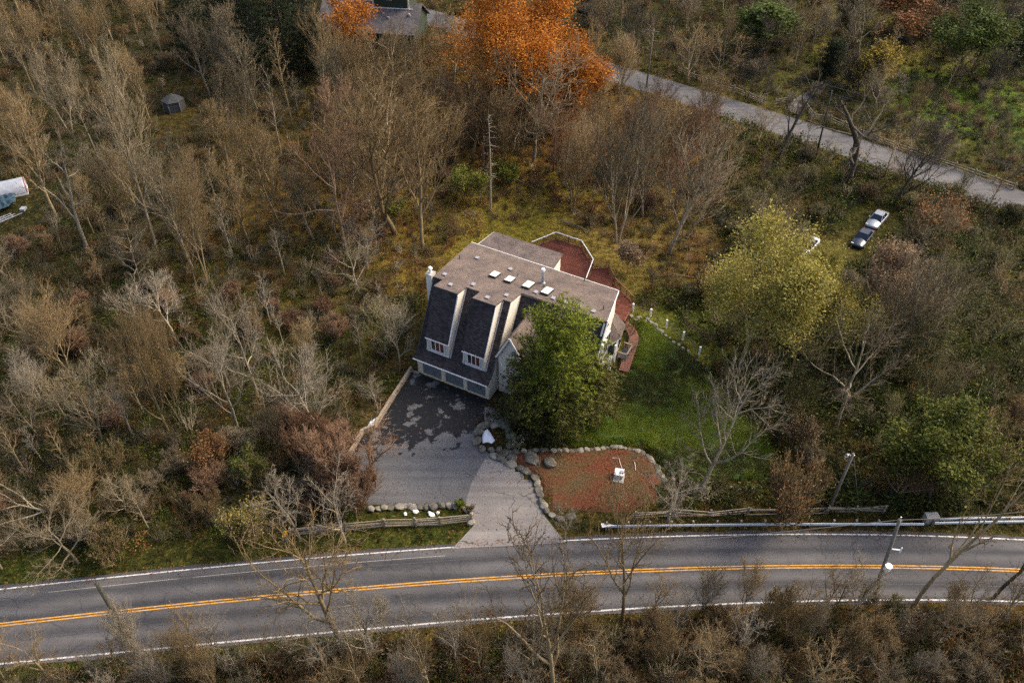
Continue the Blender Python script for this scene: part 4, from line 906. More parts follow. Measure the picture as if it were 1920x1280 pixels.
# ------------------------------------------------------------------ vehicles
def sedan(label, x0, y0, x1, y1, paint, L=4.7, W=1.8):
    """nose at pixel (x0, y0), tail towards (x1, y1)"""
    a, c_ = G(x0, y0, .6), G(x1, y1, .6); d = (c_ - a).normalized(); mid = (a + c_) / 2; mid.z = float(gz(mid.x, mid.y)) + .03
    e = empty('car', mid, math.atan2(d.y, d.x), label, 'car')
    # stations along x: nose -L/2 .. tail L/2 ; (x, half width, z low, z belt, crown)
    st = [(-.5, .62, .34, .55, .58), (-.485, .78, .24, .60, .66), (-.42, .86, .20, .66, .75), (-.3, .9, .18, .72, .86), (-.17, .9, .18, .80, .93), (.0, .9, .18, .84, .94), (.22, .9, .18, .86, .95), (.36, .9, .2, .86, .98), (.46, .85, .24, .82, .93), (.492, .76, .28, .72, .82), (.5, .62, .36, .62, .66)]
    vs, n = [], 9
    for x, hw, zl, zb_, zc in st:
        hw *= W / 1.8
        for y, z in ((-hw * .9, zl), (-hw, zl + .12), (-hw, zb_ - .1), (-hw * .93, zb_), (0, zc), (hw * .93, zb_), (hw, zb_ - .1), (hw, zl + .12), (hw * .9, zl)):
            vs.append((x * L, y, z))
    fs = [(i * n + j, i * n + (j + 1) % n, (i + 1) * n + (j + 1) % n, (i + 1) * n + j) for i in range(len(st) - 1) for j in range(n)]
    fs += [tuple(range(n))[::-1], tuple((len(st) - 1) * n + j for j in range(n))]
    MB().add(vs, fs).build('body', paint, e, None, True)
    # glasshouse
    hb, ht = W / 2 * .9, W / 2 * .66
    g_ = [(-.19 * L, hb, .84), (.31 * L, hb, .90), (.20 * L, ht, 1.38), (-.04 * L, ht, 1.40)]
    vs = [(x, -y, z) for x, y, z in g_] + [(x, y, z) for x, y, z in g_]
    MB().add(vs, [(0, 1, 2, 3), (7, 6, 5, 4), (0, 3, 7, 4), (1, 5, 6, 2), (3, 2, 6, 7)]).build('windows', 'car_glass', e)
    MB().box((-.045 * L, -ht - .02, 1.375), (.205 * L, ht + .02, 1.43)).build('roof_panel', paint, e)
    for s_ in (-1, 1):
        MB().bar((-.19 * L, s_ * (hb + .0), .86), (-.04 * L, s_ * (ht + .01), 1.39), .07, .07).build('pillar', paint, e)
        MB().bar((.31 * L, s_ * (hb + .0), .92), (.20 * L, s_ * (ht + .01), 1.39), .1, .08).build('pillar', paint, e)
        MB().bar((.08 * L, s_ * (hb + .01), .9), (.08 * L, s_ * (ht + .02), 1.39), .07, .06).build('pillar', paint, e)
        MB().box((-.475 * L, s_ * .62 - .16, .56), (-.44 * L, s_ * .62 + .16, .70)).build('headlight', 'lamp', e)
        MB().box((.475 * L, s_ * .62 - .16, .64), (.497 * L, s_ * .62 + .14, .78)).build('tail_light', 'sign_red', e)
        MB().box((-.15 * L, s_ * (W / 2 + .06) - .08, .88), (-.12 * L, s_ * (W / 2 + .06) + .08, 1.0)).build('mirror', paint, e)
        for x in (-.31 * L, .29 * L):
            w_ = MB().tube([(x, s_ * (W / 2 - .18), .31), (x, s_ * (W / 2 + .01), .31)], .32, 14).build('wheel', 'rubber', e)
            MB().tube([(x, s_ * (W / 2 - .05), .31), (x, s_ * (W / 2 + .02), .31)], .19, 10).build('rim', 'steel', w_)
    return e
sedan('silver sedan parked in the grass behind the dark blue car', 1634, 421, 1657, 396, 'car_silver')
sedan('dark blue sedan parked nose-out below the silver sedan', 1607, 456, 1630, 428, 'car_blue')
sedan('white car half hidden behind the yellow-green tree', 1503, 470, 1524, 447, 'car_white', 4.9, 1.95)
# pale rounded camper shell and the frame beside it
g = G(6, 372); cs = empty('camper_trailer', (g.x, g.y, 0), R(28), 'pale rounded camper shell with red edge trim among the bare trees', 'trailer')
arc = [(math.cos(a), math.sin(a)) for a in np.linspace(0, math.pi, 11)]
vs = []; 
for x in (-3.6, -1.8, 0, 1.8, 3.2, 3.5): 
    k = 1 if abs(x) < 3.3 else .93
    vs += [(x, 1.55 * c_ * k, .9 + 1.55 * s_ * k) for c_, s_ in arc]
n = len(arc); fs = [(i * n + j, i * n + j + 1, (i + 1) * n + j + 1, (i + 1) * n + j) for i in range(5) for j in range(n - 1)] + [tuple(range(n)), tuple(5 * n + j for j in range(n))[::-1]]
MB().add(vs, fs).build('shell', 'shell', cs, None, True)
MB().tube([(3.52, 1.5 * c_, .9 + 1.5 * s_) for c_, s_ in arc], .05, 5).build('edge_trim', 'sign_red', cs)
MB().box((-3.5, -1.5, .35), (3.45, 1.5, .9)).build('chassis', 'trim', cs)
for x in (-.6, .5):
    for s_ in (-1, 1): MB().tube([(x, s_ * 1.3, .36), (x, s_ * 1.55, .36)], .36, 12).build('wheel', 'rubber', cs)
MB().box((-2.2, -1.6, 1.2), (-.9, -1.5, 1.8)).build('side_window', 'car_glass', cs)
bl = region('tarpaulin', P2([(-20, 385), (8, 378), (28, 366), (36, 380), (38, 396), (18, 406), (-20, 420)]), 'tarp', .1, .5, None, None, True)
for v in bl.data.vertices: v.co.z += .5 + .45 * random.random()
tag(bl, 'crumpled blue tarpaulin heap beside the camper shell', 'tarpaulin')
a, c_ = G(-30, 424, .5), G(47, 394, .5); tf = empty('flat_trailer', a, 0, 'narrow blue-grey metal trailer frame lying below the tarpaulin', 'trailer frame')
d = (c_ - a); nn = Vector((-d.y, d.x, 0)).normalized()
for o_ in (-.55, 0, .55): MB().bar(nn * o_, d + nn * o_, .12, .14).build('frame_rail', 'shell', tf)
for k in range(7): MB().bar(d * k / 6 - nn * .55 + Vector((0, 0, .01)), d * k / 6 + nn * .55 + Vector((0, 0, .01)), .1, .09).build('cross_bar', 'steel', tf)
MB().box((d.x - .5, d.y - .45, 0.02), (d.x + .2, d.y + .35, .4)).build('winch_box', 'steel', tf)
for k in (.2, .8):
    q = d * k; MB().tube([q + Vector((0, 0, -.6)), q], .1, 6).build('support', 'steel', tf)

# ------------------------------------------------------------------ hut, far house, bale, logs
g = G(328, 203); ht = empty('hut', (g.x, g.y, float(gz(g.x, g.y))), R(12), 'small dark grey board hut with faceted roof in the wood', 'hut')
hx = [(1.75 * math.cos(R(60 * k + 10)), 1.75 * math.sin(R(60 * k + 10))) for k in range(6)]
for k in range(6):
    (a, b_), (c_, d_) = hx[k], hx[(k + 1) % 6]
    MB().prism([(a, b_, -.2), (c_, d_, -.2), (c_, d_, 1.9), (a, b_, 1.9)], .06, (-a * .3, -b_ * .3, 0)).build('wall_panel', 'hut', ht)
    MB().prism([(a * 1.08, b_ * 1.08, 1.88), (c_ * 1.08, d_ * 1.08, 1.88), (0, 0, 2.9)], .05, (0, 0, -1)).build('roof_panel', 'hut', ht)
    MB().bar((a * 1.02, b_ * 1.02, -.1), (a * 1.02, b_ * 1.02, 1.9), .09, .09).build('corner_post', 'cedar', ht)
g = G(690, 88); fh = empty('far_house', (g.x, g.y, 0), R(-9), 'grey-roofed house behind the trees with dark green gable wall', 'house')
MB().box((-9.5, 0, 0), (9.5, 11, 3.2)).build('wall', 'green_wall', fh)
MB().prism([(-10.1, -.6, 3.0), (10.1, -.6, 3.0), (10.1, 5.7, 6.9), (-10.1, 5.7, 6.9)], .18).build('roof', 'roof_grey', fh, (1, 0, 0))
MB().prism([(-10.1, 5.7, 6.9), (10.1, 5.7, 6.9), (10.1, 11.6, 3.0), (-10.1, 11.6, 3.0)], .18).build('roof', 'roof_grey', fh, (1, 0, 0))
for s_ in (-9.5, 9.4): MB().prism([(s_, 0, 3.15), (s_, 11, 3.15), (s_, 5.7, 6.7)], .1, (1, 0, 0)).build('gable', 'green_wall', fh)
MB().box((.5, 4.6, 3.4), (7.6, 10.8, 9.6)).build('upper_wall', 'green_wall', fh)
for u in (.5, 7.6): MB().box((u - .15, 4.5, 6.0), (u + .15, 4.62, 9.6)).build('corner_board', 'cream', fh)
wn_ = MB().box((3.2, 4.52, 7.6), (4.4, 4.58, 8.7)).build('window', 'white', fh); MB().box((3.3, 4.49, 7.7), (4.3, 4.53, 8.6)).build('pane', 'glass', wn_)
MB().prism([(.1, 4.1, 9.6), (8.0, 4.1, 9.6), (8.0, 7.7, 11.6), (.1, 7.7, 11.6)], .18).build('upper_roof', 'roof_grey', fh, (1, 0, 0))
MB().prism([(.1, 7.7, 11.6), (8.0, 7.7, 11.6), (8.0, 11.3, 9.6), (.1, 11.3, 9.6)], .18).build('upper_roof', 'roof_grey', fh, (1, 0, 0))
MB().bar((-.2, 4.3, 6.15), (8.4, 4.3, 6.15), .12, .14).build('flashing_board', 'trim', fh)
for u, v in ((-3, 3), (4, 2.4), (8, 3.2)): MB().box((u - .2, v - .2, 3 + v * .62), (u + .2, v + .2, 3.5 + v * .62 + .2)).build('roof_vent', 'vent', fh)
g = G(1574, 752); o = link('straw_bale', rock_mesh(77, 1.0, 1.0, 1.25), None, 'hay'); o.location = (g.x, g.y, float(gz(g.x, g.y)) + .85); o.scale = (2.1, 2.0, 2.0); o.rotation_euler = (.1, .2, .5)
tag(o, 'big rounded straw-brown boulder at the foot of a bare tree', 'boulder')
def log(label, pts, r=.17):
    P = [G(x, y) for x, y in pts]
    for p_ in P: p_.z = float(gz(p_.x, p_.y)) + r * .8 + .15
    m_ = MB().tube([p_ - P[0] for p_ in P], [r * (1 - .5 * i / (len(P) - 1)) for i in range(len(P))], 7)
    for k in range(3):
        i = random.randrange(1, len(P)); q = P[i] - P[0]; m_.tube([q, q + Vector((random.uniform(-1, 1), random.uniform(-.6, .6), random.uniform(.3, .9)))], [r * .35, r * .1], 5)
    o = m_.build('fallen_log', 'log', None, None, True); o.location = P[0]; return tag(o, label, 'log')
log('long fallen log on the grassy slope behind the house', [(967, 338), (985, 347), (1003, 357)])
log('short forked fallen log beside the long log on the slope', [(994, 338), (1002, 345), (1009, 352)])
log('fallen log in the tan brush behind the big deck', [(1052, 418), (1080, 425), (1105, 438)])
log('pale fallen branch on the slope above the deck', [(1072, 390), (1090, 402), (1106, 420)], .12)
log('fallen log among the thicket past the parked cars', [(1745, 540), (1760, 536), (1772, 545)])
log('long thin fallen trunk lying in the thicket past the cars', [(1822, 548), (1845, 541)], .12)
log('short log on the leafy slope above the sagging rail fence', [(1503, 922), (1522, 929), (1540, 936)], .14)
log('thin pale log on the slope past the wire fence', [(1222, 523), (1262, 520), (1300, 527)], .12)

# ------------------------------------------------------------------ trees
def nrm(a): return a / (np.linalg.norm(a) + 1e-9)
def tubes(segs, n):
    """segs: rows p0(3) p1(3) r0 r1 -> vertices and quads of n-sided open tubes"""
    S = np.asarray(segs, float); p0, p1, r0, r1 = S[:, :3], S[:, 3:6], S[:, 6], S[:, 7]
    d = p1 - p0; d /= np.linalg.norm(d, axis=1, keepdims=True) + 1e-9
    up = np.where(np.abs(d[:, 2:3]) > .9, np.array([[1., 0, 0]]), np.array([[0, 0, 1.]]))
    a = np.cross(d, up); a /= np.linalg.norm(a, axis=1, keepdims=True); b_ = np.cross(d, a)
    th = np.arange(n) * 2 * np.pi / n; ring = a[:, None, :] * np.cos(th)[None, :, None] + b_[:, None, :] * np.sin(th)[None, :, None]
    v = np.stack([p0[:, None, :] + ring * r0[:, None, None], p1[:, None, :] + ring * r1[:, None, None]], 1).reshape(-1, 3)
    k = np.arange(len(S))[:, None] * 2 * n; j = np.arange(n)[None, :]; j1 = (j + 1) % n
    f = np.stack([k + j, k + j1, k + n + j1, k + n + j], -1).reshape(-1, 4)
    return v, f
def spikes(segs):
    S = np.asarray(segs, float); p0, p1, r0 = S[:, :3], S[:, 3:6], S[:, 6]
    d = p1 - p0; d /= np.linalg.norm(d, axis=1, keepdims=True) + 1e-9
    up = np.where(np.abs(d[:, 2:3]) > .9, np.array([[1., 0, 0]]), np.array([[0, 0, 1.]]))
    a = np.cross(d, up); a /= np.linalg.norm(a, axis=1, keepdims=True); b_ = np.cross(d, a)
    th = np.arange(3) * 2 * np.pi / 3; ring = a[:, None, :] * np.cos(th)[None, :, None] + b_[:, None, :] * np.sin(th)[None, :, None]
    v = np.concatenate([p0[:, None, :] + ring * r0[:, None, None], p1[:, None, :]], 1).reshape(-1, 3)
    k = np.arange(len(S))[:, None] * 4; j = np.arange(3)[None, :]
    f = np.stack([k + j, k + (j + 1) % 3, k + 3 + 0 * j], -1).reshape(-1, 3)
    return v, f
def join(parts):
    V, F4, F3, k = [], [], [], 0
    for v, f in parts:
        V.append(v); (F4 if f.shape[1] == 4 else F3).append(f + k); k += len(v)
    fl = []
    if F4: fl.append(np.concatenate(F4))
    if F3: fl.append(np.concatenate(F3))
    return np.concatenate(V), fl
SPEC = {  # per level: segments, jitter, upward pull, child count, child angle, child length ratio, first child at
 'vase':   dict(seg=(7, 6, 4, 1), jit=(.06, .08, .10, .1), up=(.04, .17, .17, .14), kids=(11, 9, 8, 2), ang=(34, 30, 28, 28), rat=(.66, .56, .60, .55), first=(.16, .15, .15, .1), r=.0150),
 'spread': dict(seg=(6, 6, 4, 1), jit=(.09, .14, .15, .2), up=(.02, .10, .11, .09), kids=(9, 9, 8, 2), ang=(54, 42, 38, 36), rat=(.68, .55, .54, .5), first=(.22, .2, .15, .1), r=.0175),
 'tall':   dict(seg=(9, 6, 4, 1), jit=(.045, .09, .1, .12), up=(.02, .17, .16, .12), kids=(14, 8, 7, 2), ang=(36, 32, 30, 28), rat=(.42, .56, .58, .52), first=(.26, .15, .15, .1), r=.0120),
 'snag':   dict(seg=(8, 6, 3, 1), jit=(.12, .2, .25, .3), up=(.01, .06, .03, .0), kids=(8, 5, 4, 2), ang=(48, 50, 50, 50), rat=(.45, .45, .4, .4), first=(.3, .3, .2, .2), r=.027),
 'open':   dict(seg=(6, 6, 4, 1), jit=(.08, .14, .2, .3), up=(.03, .10, .06, .02), kids=(9, 7, 6, 4), ang=(46, 42, 48, 46), rat=(.72, .52, .46, .4), first=(.22, .2, .15, .1), r=.021),
 'pole':   dict(seg=(8, 3, 2, 1), jit=(.03, .1, .14, .2), up=(.01, .16, .1, .06), kids=(15, 6, 5, 3), ang=(36, 40, 42, 42), rat=(.22, .5, .5, .42), first=(.35, .2, .15, .1), r=.0095),
}
def offshoots(r, P0, P1, RAD, k, ang, rat, LEN, up, first=.12):
    """k straight twigs from every segment row, all at once"""
    n = len(P0); i = np.repeat(np.arange(n), k); t_ = (first + (1 - first) * r.random(n * k))[:, None]
    q = P0[i] + (P1[i] - P0[i]) * t_; d = P1[i] - P0[i]; d /= np.linalg.norm(d, axis=1, keepdims=True) + 1e-9
    u = np.cross(d, r.normal(size=(n * k, 3))); u /= np.linalg.norm(u, axis=1, keepdims=True) + 1e-9
    an = np.radians(ang * r.uniform(.6, 1.3, (n * k, 1))); nd = d * np.cos(an) + u * np.sin(an); nd[:, 2] += up; nd /= np.linalg.norm(nd, axis=1, keepdims=True)
    ln = LEN[i][:, None] * rat * r.uniform(.6, 1.25, (n * k, 1)) * (1.15 - .4 * t_)
    return q, q + nd * ln, ln[:, 0]
def grow(seed, kind, Ht, stems=1, fine=True):
    r = np.random.default_rng(seed); sp = SPEC[kind]; L = {0: [], 1: [], 2: []}; tips = []; L2 = []
    def branch(p, d, ln, rad, lev):
        n = sp['seg'][lev]; pts = [p]; ds = []; rads = [rad]
        for i in range(n):
            d = nrm(d + sp['jit'][lev] * r.normal(size=3) + np.array([0, 0, sp['up'][lev]]))
            q = p + d * ln / n; r2 = rad * (1 - .78 * (i + 1) / n)
            L[lev].append((*p, *q, rads[-1], r2)); p = q; pts.append(q); ds.append(d); rads.append(r2)
            if lev == 2: L2.append(ln)
        tips.append((*pts[-1], lev))
        if lev == 2: return
        k = sp['kids'][lev]; f0 = sp['first'][lev]; az = r.uniform(0, 6.28)
        for c_ in range(k):
            t_ = f0 + (1 - f0) * (c_ + r.uniform(0, .9)) / k; x = t_ * n; i = min(n - 1, int(x)); q = pts[i] + (pts[i + 1] - pts[i]) * (x - i)
            az += 2.4 + r.uniform(-.5, .5); dd = ds[i]
            u = nrm(np.cross(dd, [0.31, .2, .93])); w_ = np.cross(dd, u); an = R(sp['ang'][lev] * r.uniform(.7, 1.25))
            nd = dd * math.cos(an) + (u * math.cos(az) + w_ * math.sin(az)) * math.sin(an)
            branch(q, nd, ln * sp['rat'][lev] * r.uniform(.75, 1.2) * (1.12 - .55 * t_), max(rads[i] * .6, .026 if lev == 0 else .016), lev + 1)
    for s_ in range(stems):
        d0 = nrm(np.array([r.normal() * .04, r.normal() * .04, 1.0])) if stems == 1 else nrm(np.array([math.cos(s_ * 6.28 / stems + r.uniform(-.4, .4)) * (.35 if Ht < 6 else .16), math.sin(s_ * 6.28 / stems + r.uniform(-.4, .4)) * (.35 if Ht < 6 else .16), 1.0]))
        b0 = np.array([0, 0, -.25]) if stems == 1 else np.array([d0[0] * .4, d0[1] * .4, -.25])
        branch(b0, d0, Ht * r.uniform(.8, .9) if stems > 1 else Ht * .86, Ht * sp['r'] * (1 if stems == 1 else .7), 0)
    S = np.array(L[2]); P0, P1 = S[:, :3], S[:, 3:6]; LEN = np.array(L2)
    per = max(1, round(sp['kids'][2] / sp['seg'][2]))
    a0, a1, al = offshoots(r, P0, P1, S[:, 6], per, sp['ang'][2], sp['rat'][2], LEN, sp['up'][2])
    tw = [np.concatenate([a0, a1, np.full((len(a0), 1), .0150), np.zeros((len(a0), 1))], 1)]
    if fine:
        b0, b1, bl = offshoots(r, a0, a1, None, sp['kids'][3], sp['ang'][3], sp['rat'][3], al, sp['up'][3])
        tw.append(np.concatenate([b0, b1, np.full((len(b0), 1), .0095), np.zeros((len(b0), 1))], 1))
    tips = np.concatenate([np.array(tips), np.concatenate([a1, np.full((len(a1), 1), 3)], 1)])
    return L, np.concatenate(tw), tips
def tree_meshes(seed, kind, Ht, stems=1, thin=1.0, fine=True):
    L, tw_, tips = grow(seed, kind, Ht, stems, fine)
    v, f = join([tubes(L[0], 7), tubes(L[1], 5)]); tr = mesh_arrays('trunk', v, f, True)
    tw_[:, 6] *= thin
    l2 = np.array(L[2]); l2[:, 6:8] = np.maximum(l2[:, 6:8], .016)
    v, f = join([tubes(l2, 3), spikes(tw_)]); br = mesh_arrays('branches', v, f)
    Ht = float(np.percentile(tips[:, 2], 99.5))
    return tr, br, tips, Ht, float(np.percentile(np.hypot(tips[:, 0], tips[:, 1]), 94))
def leaf_cards(centres, size, seed, droop=.0, flat=.5):
    r = np.random.default_rng(seed); n = len(centres)
    a = r.normal(size=(n, 3)); a[:, 2] *= flat; a /= np.linalg.norm(a, axis=1, keepdims=True)
    b_ = np.cross(a, r.normal(size=(n, 3))); b_ /= np.linalg.norm(b_, axis=1, keepdims=True)
    s_ = size * r.uniform(.6, 1.35, (n, 1)); a *= s_; b_ *= s_ * .55
    v = np.stack([centres - a, centres + b_ , centres + a, centres - b_], 1).reshape(-1, 3)
    return v, np.arange(4 * n).reshape(-1, 4)
def crown_cloud(tips, n, spread, seed, levs=(2, 3)):
    r = np.random.default_rng(seed); T = tips[np.isin(tips[:, 3], levs)][:, :3]
    c_ = T[r.integers(0, len(T), n)] + r.normal(size=(n, 3)) * spread
    return c_
def set_tree(name, meshes, loc, Ht, label, cat, group=None, bark='bark_tan', rz=None, wide=1.0, lean=(0, 0), leaves=None, h0=None):
    """meshes: (trunk, branches, ...) modelled at height meshes[3]"""
    sc = Ht / meshes[3]
    if wide > 4:                               # given as the crown's width in photo pixels
        dep = loc[1] * CT - (loc[2] + Ht * .7 - H) * ST; wide = 1.3 * wide * dep / F / (2 * meshes[4] * sc)
    e = empty(name, loc, 0, label, cat, group); e.rotation_euler = (lean[0], lean[1], random.uniform(0, 6.28) if rz is None else rz)
    e.scale = (sc * wide, sc * wide, sc)
    for nm, me in (('trunk', meshes[0]), ('branches', meshes[1])):
        if me is None: continue
        o = bpy.data.objects.new(nm, me); COL.objects.link(o); o.parent = e
        o.material_slots[0].link = 'OBJECT'; o.material_slots[0].material = M[bark if nm == 'trunk' else bark + '_twig']
    if leaves:
        o = bpy.data.objects.new('crown', leaves); COL.objects.link(o); o.parent = e
    return e
def slot(me, mat='bark_tan'):
    me.materials.append(M[mat]); return me
PROTO = {}
def proto(key, seeds, kind, Ht, stems=1, thin=1.0):
    PROTO[key] = []
    for s_ in seeds:
        q = tree_meshes(s_, kind, Ht, stems, thin); slot(q[0]); slot(q[1]); PROTO[key].append(q)
proto('vase', (1, 2, 3), 'vase', 10.0)
def more(key, seeds, kind, Ht, stems):
    for s_ in seeds:
        q = tree_meshes(s_, kind, Ht, stems); slot(q[0]); slot(q[1]); PROTO[key].append(q)
more('vase', (5, 6, 7), 'vase', 10.0, 2); more('vase', (8,), 'vase', 10.0, 3)
proto('spread', (11, 12, 13, 14), 'spread', 8.5)
proto('open', (15, 16, 17), 'open', 8.5)
proto('tall', (21, 22, 23, 24), 'tall', 13.0)
more('tall', (25, 26), 'tall', 13.0, 2)
proto('snag', (31, 32), 'snag', 10.0)
proto('pole', (41, 42, 43), 'pole', 10.0)
proto('shrub', (51, 52, 53, 54), 'vase', 4.0, 4, 1.1)
proto('round', (61, 62, 63), 'vase', 3.6, 6, 1.0)
def at(x, y):
    g = G(x, y); g.z = float(gz(g.x, g.y)); return g
USED = []                                      # ground spots already planted
def stand(x, y, ty, frac):                     # foot of an upright tree whose height fraction frac shows at column x
    bx = x
    for _ in range(4):
        g = at(bx, y); h_ = height_to(g, ty); bx += x - PJ((g.x, g.y, g.z + frac * h_))[0]
    return g, h_
def plant(kind, x, y, ty, label, cat='tree', group=None, bark='bark_tan', wide=1.0, name=None, k=None, lean=(0, 0)):
    g, h_ = stand(x, y, ty, .25); USED.append((g.x, g.y, 1.6))
    ms = PROTO[kind]; q = ms[(k if k is not None else random.randrange(len(ms))) % len(ms)]
    return set_tree(name or {'shrub': 'bare_shrub', 'round': 'bare_shrub'}.get(kind, 'bare_tree'), q, g, h_, label, cat, group, bark, None, wide, lean)

# --- trees that stand out in the photograph
BIG = [
 ('vase', 292, 802, 560, 'wide tan vase-shaped bare tree alone in the dark hollow of the wood', 'bark_tan', 110),
 ('vase', 322, 792, 575, 'slim tan bare tree growing against the wide vase-shaped tree', 'bark_tan', 70),
 ('spread', 470, 745, 525, 'pale grey bare tree with crooked open crown in the wood', 'bark_pale', 120),
 ('spread', 432, 800, 610, 'pale grey twiggy bare tree below the crooked open-crowned tree', 'bark_pale', 110),
 ('spread', 600, 815, 640, 'broad pale bare tree near the timber driveway wall', 'bark_pale', 140),
 ('spread', 168, 830, 650, 'grey bare tree with low sweeping side limbs deep in the wood', 'bark_grey', 150),
 ('vase', 110, 692, 545, 'leaning tan bare tree beside the dark hollow', 'bark_tan', 90),
 ('tall', 80, 412, 150, 'tall tan bare tree standing right beside the camper shell', 'bark_tan', 80),
 ('snag', 141, 470, 235, 'nearly branchless pale dead tree past the camper shell', 'bark_pale', 70),
 ('tall', 262, 470, 95, 'very tall pale bare tree with long clean trunk in the wood', 'bark_grey', 110),
 ('tall', 345, 508, 280, 'slender pale bare tree in the clump of thin trunks', 'bark_grey', 80),
 ('tall', 372, 530, 300, 'straight tan bare tree at the edge of the thin-trunk clump', 'bark_tan', 80),
 ('tall', 384, 176, 10, 'bare tree against the dark evergreens nearest the hut', 'bark_grey', 70),
 ('tall', 450, 165, 15, 'forked bare tree in front of the dark evergreens', 'bark_grey', 90),
 ('spread', 690, 400, 95, 'great wide-crowned bare tree in front of the grey-roofed far house', 'bark_tan', 260),
 ('vase', 735, 440, 150, 'big grey-brown bare tree on the slope behind the house chimney', 'bark_tan', 200),
 ('tall', 787, 465, 170, 'tall twin-looking bare tree on the brown slope behind the house', 'bark_tan', 120),
 ('spread', 640, 470, 200, 'wide brown bare tree on the orange-brown slope', 'bark_red', 200),
 ('spread', 1000, 305, 85, 'grey bare tree whose crown overlaps the orange oak', 'bark_grey', 170),
 ('spread', 880, 300, 110, 'brown bare tree between the orange oak and the wide-crowned tree', 'bark_tan', 120),
 ('vase', 1165, 455, 165, 'tall pale bare tree on the tan slope behind the deck', 'bark_grey', 130),
 ('vase', 1262, 478, 235, 'broad pale upswept bare tree on the tan slope', 'bark_grey', 150),
 ('vase', 1212, 410, 180, 'slim pale bare tree between the two upswept trees', 'bark_grey', 90),
 ('tall', 1075, 400, 200, 'thin bare tree at the edge of the grassy slope behind the deck', 'bark_tan', 80),
 ('snag', 1470, 300, 120, 'dark forked tree on the near verge of the far road', 'bark_dark', 90),
 ('snag', 1606, 338, 130, 'dark ivy-footed tree with wide crooked limbs over the far road', 'bark_dark', 190),
 ('vase', 1690, 375, 225, 'dark bushy bare tree on the far road verge near the silver car', 'bark_dark', 110),
 ('spread', 1325, 915, 632, 'pale many-branched bare tree standing at the edge of the lawn', 'bark_pale', 175),
 ('spread', 1592, 800, 555, 'grey bare tree with broad crown beside the rounded boulder', 'bark_grey', 200),
 ('vase', 1690, 700, 480, 'greenish grey bare tree in the thicket past the lawn', 'bark_grey', 150),
 ('open', 622, 1203, 930, 'big pale-twigged bare tree with forked dark trunk on the road verge', 'bark_tan', 220),
 ('open', 1042, 1296, 960, 'bare tree with straight trunk and wide fork on the verge opposite the driveway', 'bark_tan', 220),
 ('open', 1178, 1160, 880, 'bare leaning tree on the verge opposite the red mulch bed', 'bark_tan', 150),
 ('snag', 1757, 1134, 815, 'tall crooked dead tree with bleached top on the verge by the lamp pole', 'bark_tan', 110),
 ('snag', 1900, 1120, 900, 'dark crooked tree on the verge past the double guardrail', 'bark_dark', 90),
 ('open', 700, 898, 792, 'small pinkish bare tree overhanging the driveway edge', 'bark_red', 120),
 ('shrub', 622, 905, 805, 'pinkish tan bush outside the low end of the timber wall', 'bark_red', 90),
 ('spread', 735, 190, 40, 'grey bare tree directly in front of the grey far roof', 'bark_grey', 100),
 ('vase', 600, 190, 20, 'upswept bare tree at the corner of the grey-roofed far house', 'bark_tan', 90),
 ('shrub', 668, 960, 870, 'pinkish bush between the driveway corner and the cedar fence', 'bark_red', 80),
 ('shrub', 636, 925, 845, 'pale pink bush past the low end of the timber wall', 'bark_red', 70),
 ('shrub', 590, 860, 785, 'pink-brown bare bush behind the timber wall', 'bark_red', 80),
 ('open', 706, 768, 712, 'small pale fan-shaped shrub above the timber wall', 'bark_pale', 55),
 ('spread', 745, 690, 565, 'pale grey bare tree close to the garage corner', 'bark_pale', 70),
 ('open', 1255, 985, 880, 'pale bare small tree at the corner of the mulch bed by the guardrail', 'bark_pale', 110),
 ('open', 1060, 1010, 965, 'small bare shrub at the mouth of the driveway', 'bark_pale', 60),
 ('vase', 1690, 930, 835, 'pinkish brown leafless tree by the roadside utility pole', 'bark_red', 90),
 ('open', 555, 1010, 900, 'bushy pale bare tree at the end of the cedar fence', 'bark_pale', 110),
 ('open', 640, 1015, 880, 'pale bare tree over the cedar fence near the planter', 'bark_pale', 90),
]
for q in BIG:
    plant(q[0], q[1], q[2], q[3], q[4], 'shrub' if q[0] in ('shrub', 'round') else 'tree', None, q[5], q[6])
# dead conifer with short level twigs
g = at(920, 395); h_ = height_to(g, 205); USED.append((g.x, g.y, 1.5))
r_ = np.random.default_rng(5); sg = []
e = empty('bare_tree', g, 0, 'dead straight conifer with short level twigs on the grassy slope', 'tree')
v, f = tubes([(0, 0, -.2, .1, 0, h_ * .5, .15, .10), (.1, 0, h_ * .5, -.05, 0, h_, .10, .012)], 7); link('trunk', mesh_arrays('trunk', v, [f], True), e, 'bark_grey')
for k in range(64):
    z = h_ * r_.uniform(.2, .97); a = r_.uniform(0, 6.28); ln = (2.7 - 1.9 * z / h_) * r_.uniform(.5, 1.1); p1 = np.array([ln * math.cos(a), ln * math.sin(a), z - .12 * ln + r_.uniform(-.1, .15)])
    sg = [(0, 0, z, *p1, .03, 0)] + [(*(np.array([0, 0, z]) * (1 - t_) + p1 * t_), *(np.array([0, 0, z]) * (1 - t_) + p1 * t_ + r_.normal(size=3) * .22), .016, 0) for t_ in (.4, .6, .8)]
    v, f = spikes(sg); link('branch', mesh_arrays('branch', v, [f]), e, 'bark_pale')
# fallen dead tree in the brush by the road
q = PROTO['open'][0]; g = at(132, 968); e = set_tree('fallen_tree', q, (g.x, g.y, g.z + .7), 9.5, 'dead bare tree toppled over in the brush beside the road', 'tree', None, 'bark_grey', R(160), .9)
e.rotation_euler = (R(0), R(-78), R(-8)); USED.append((g.x - 4, g.y, 3))

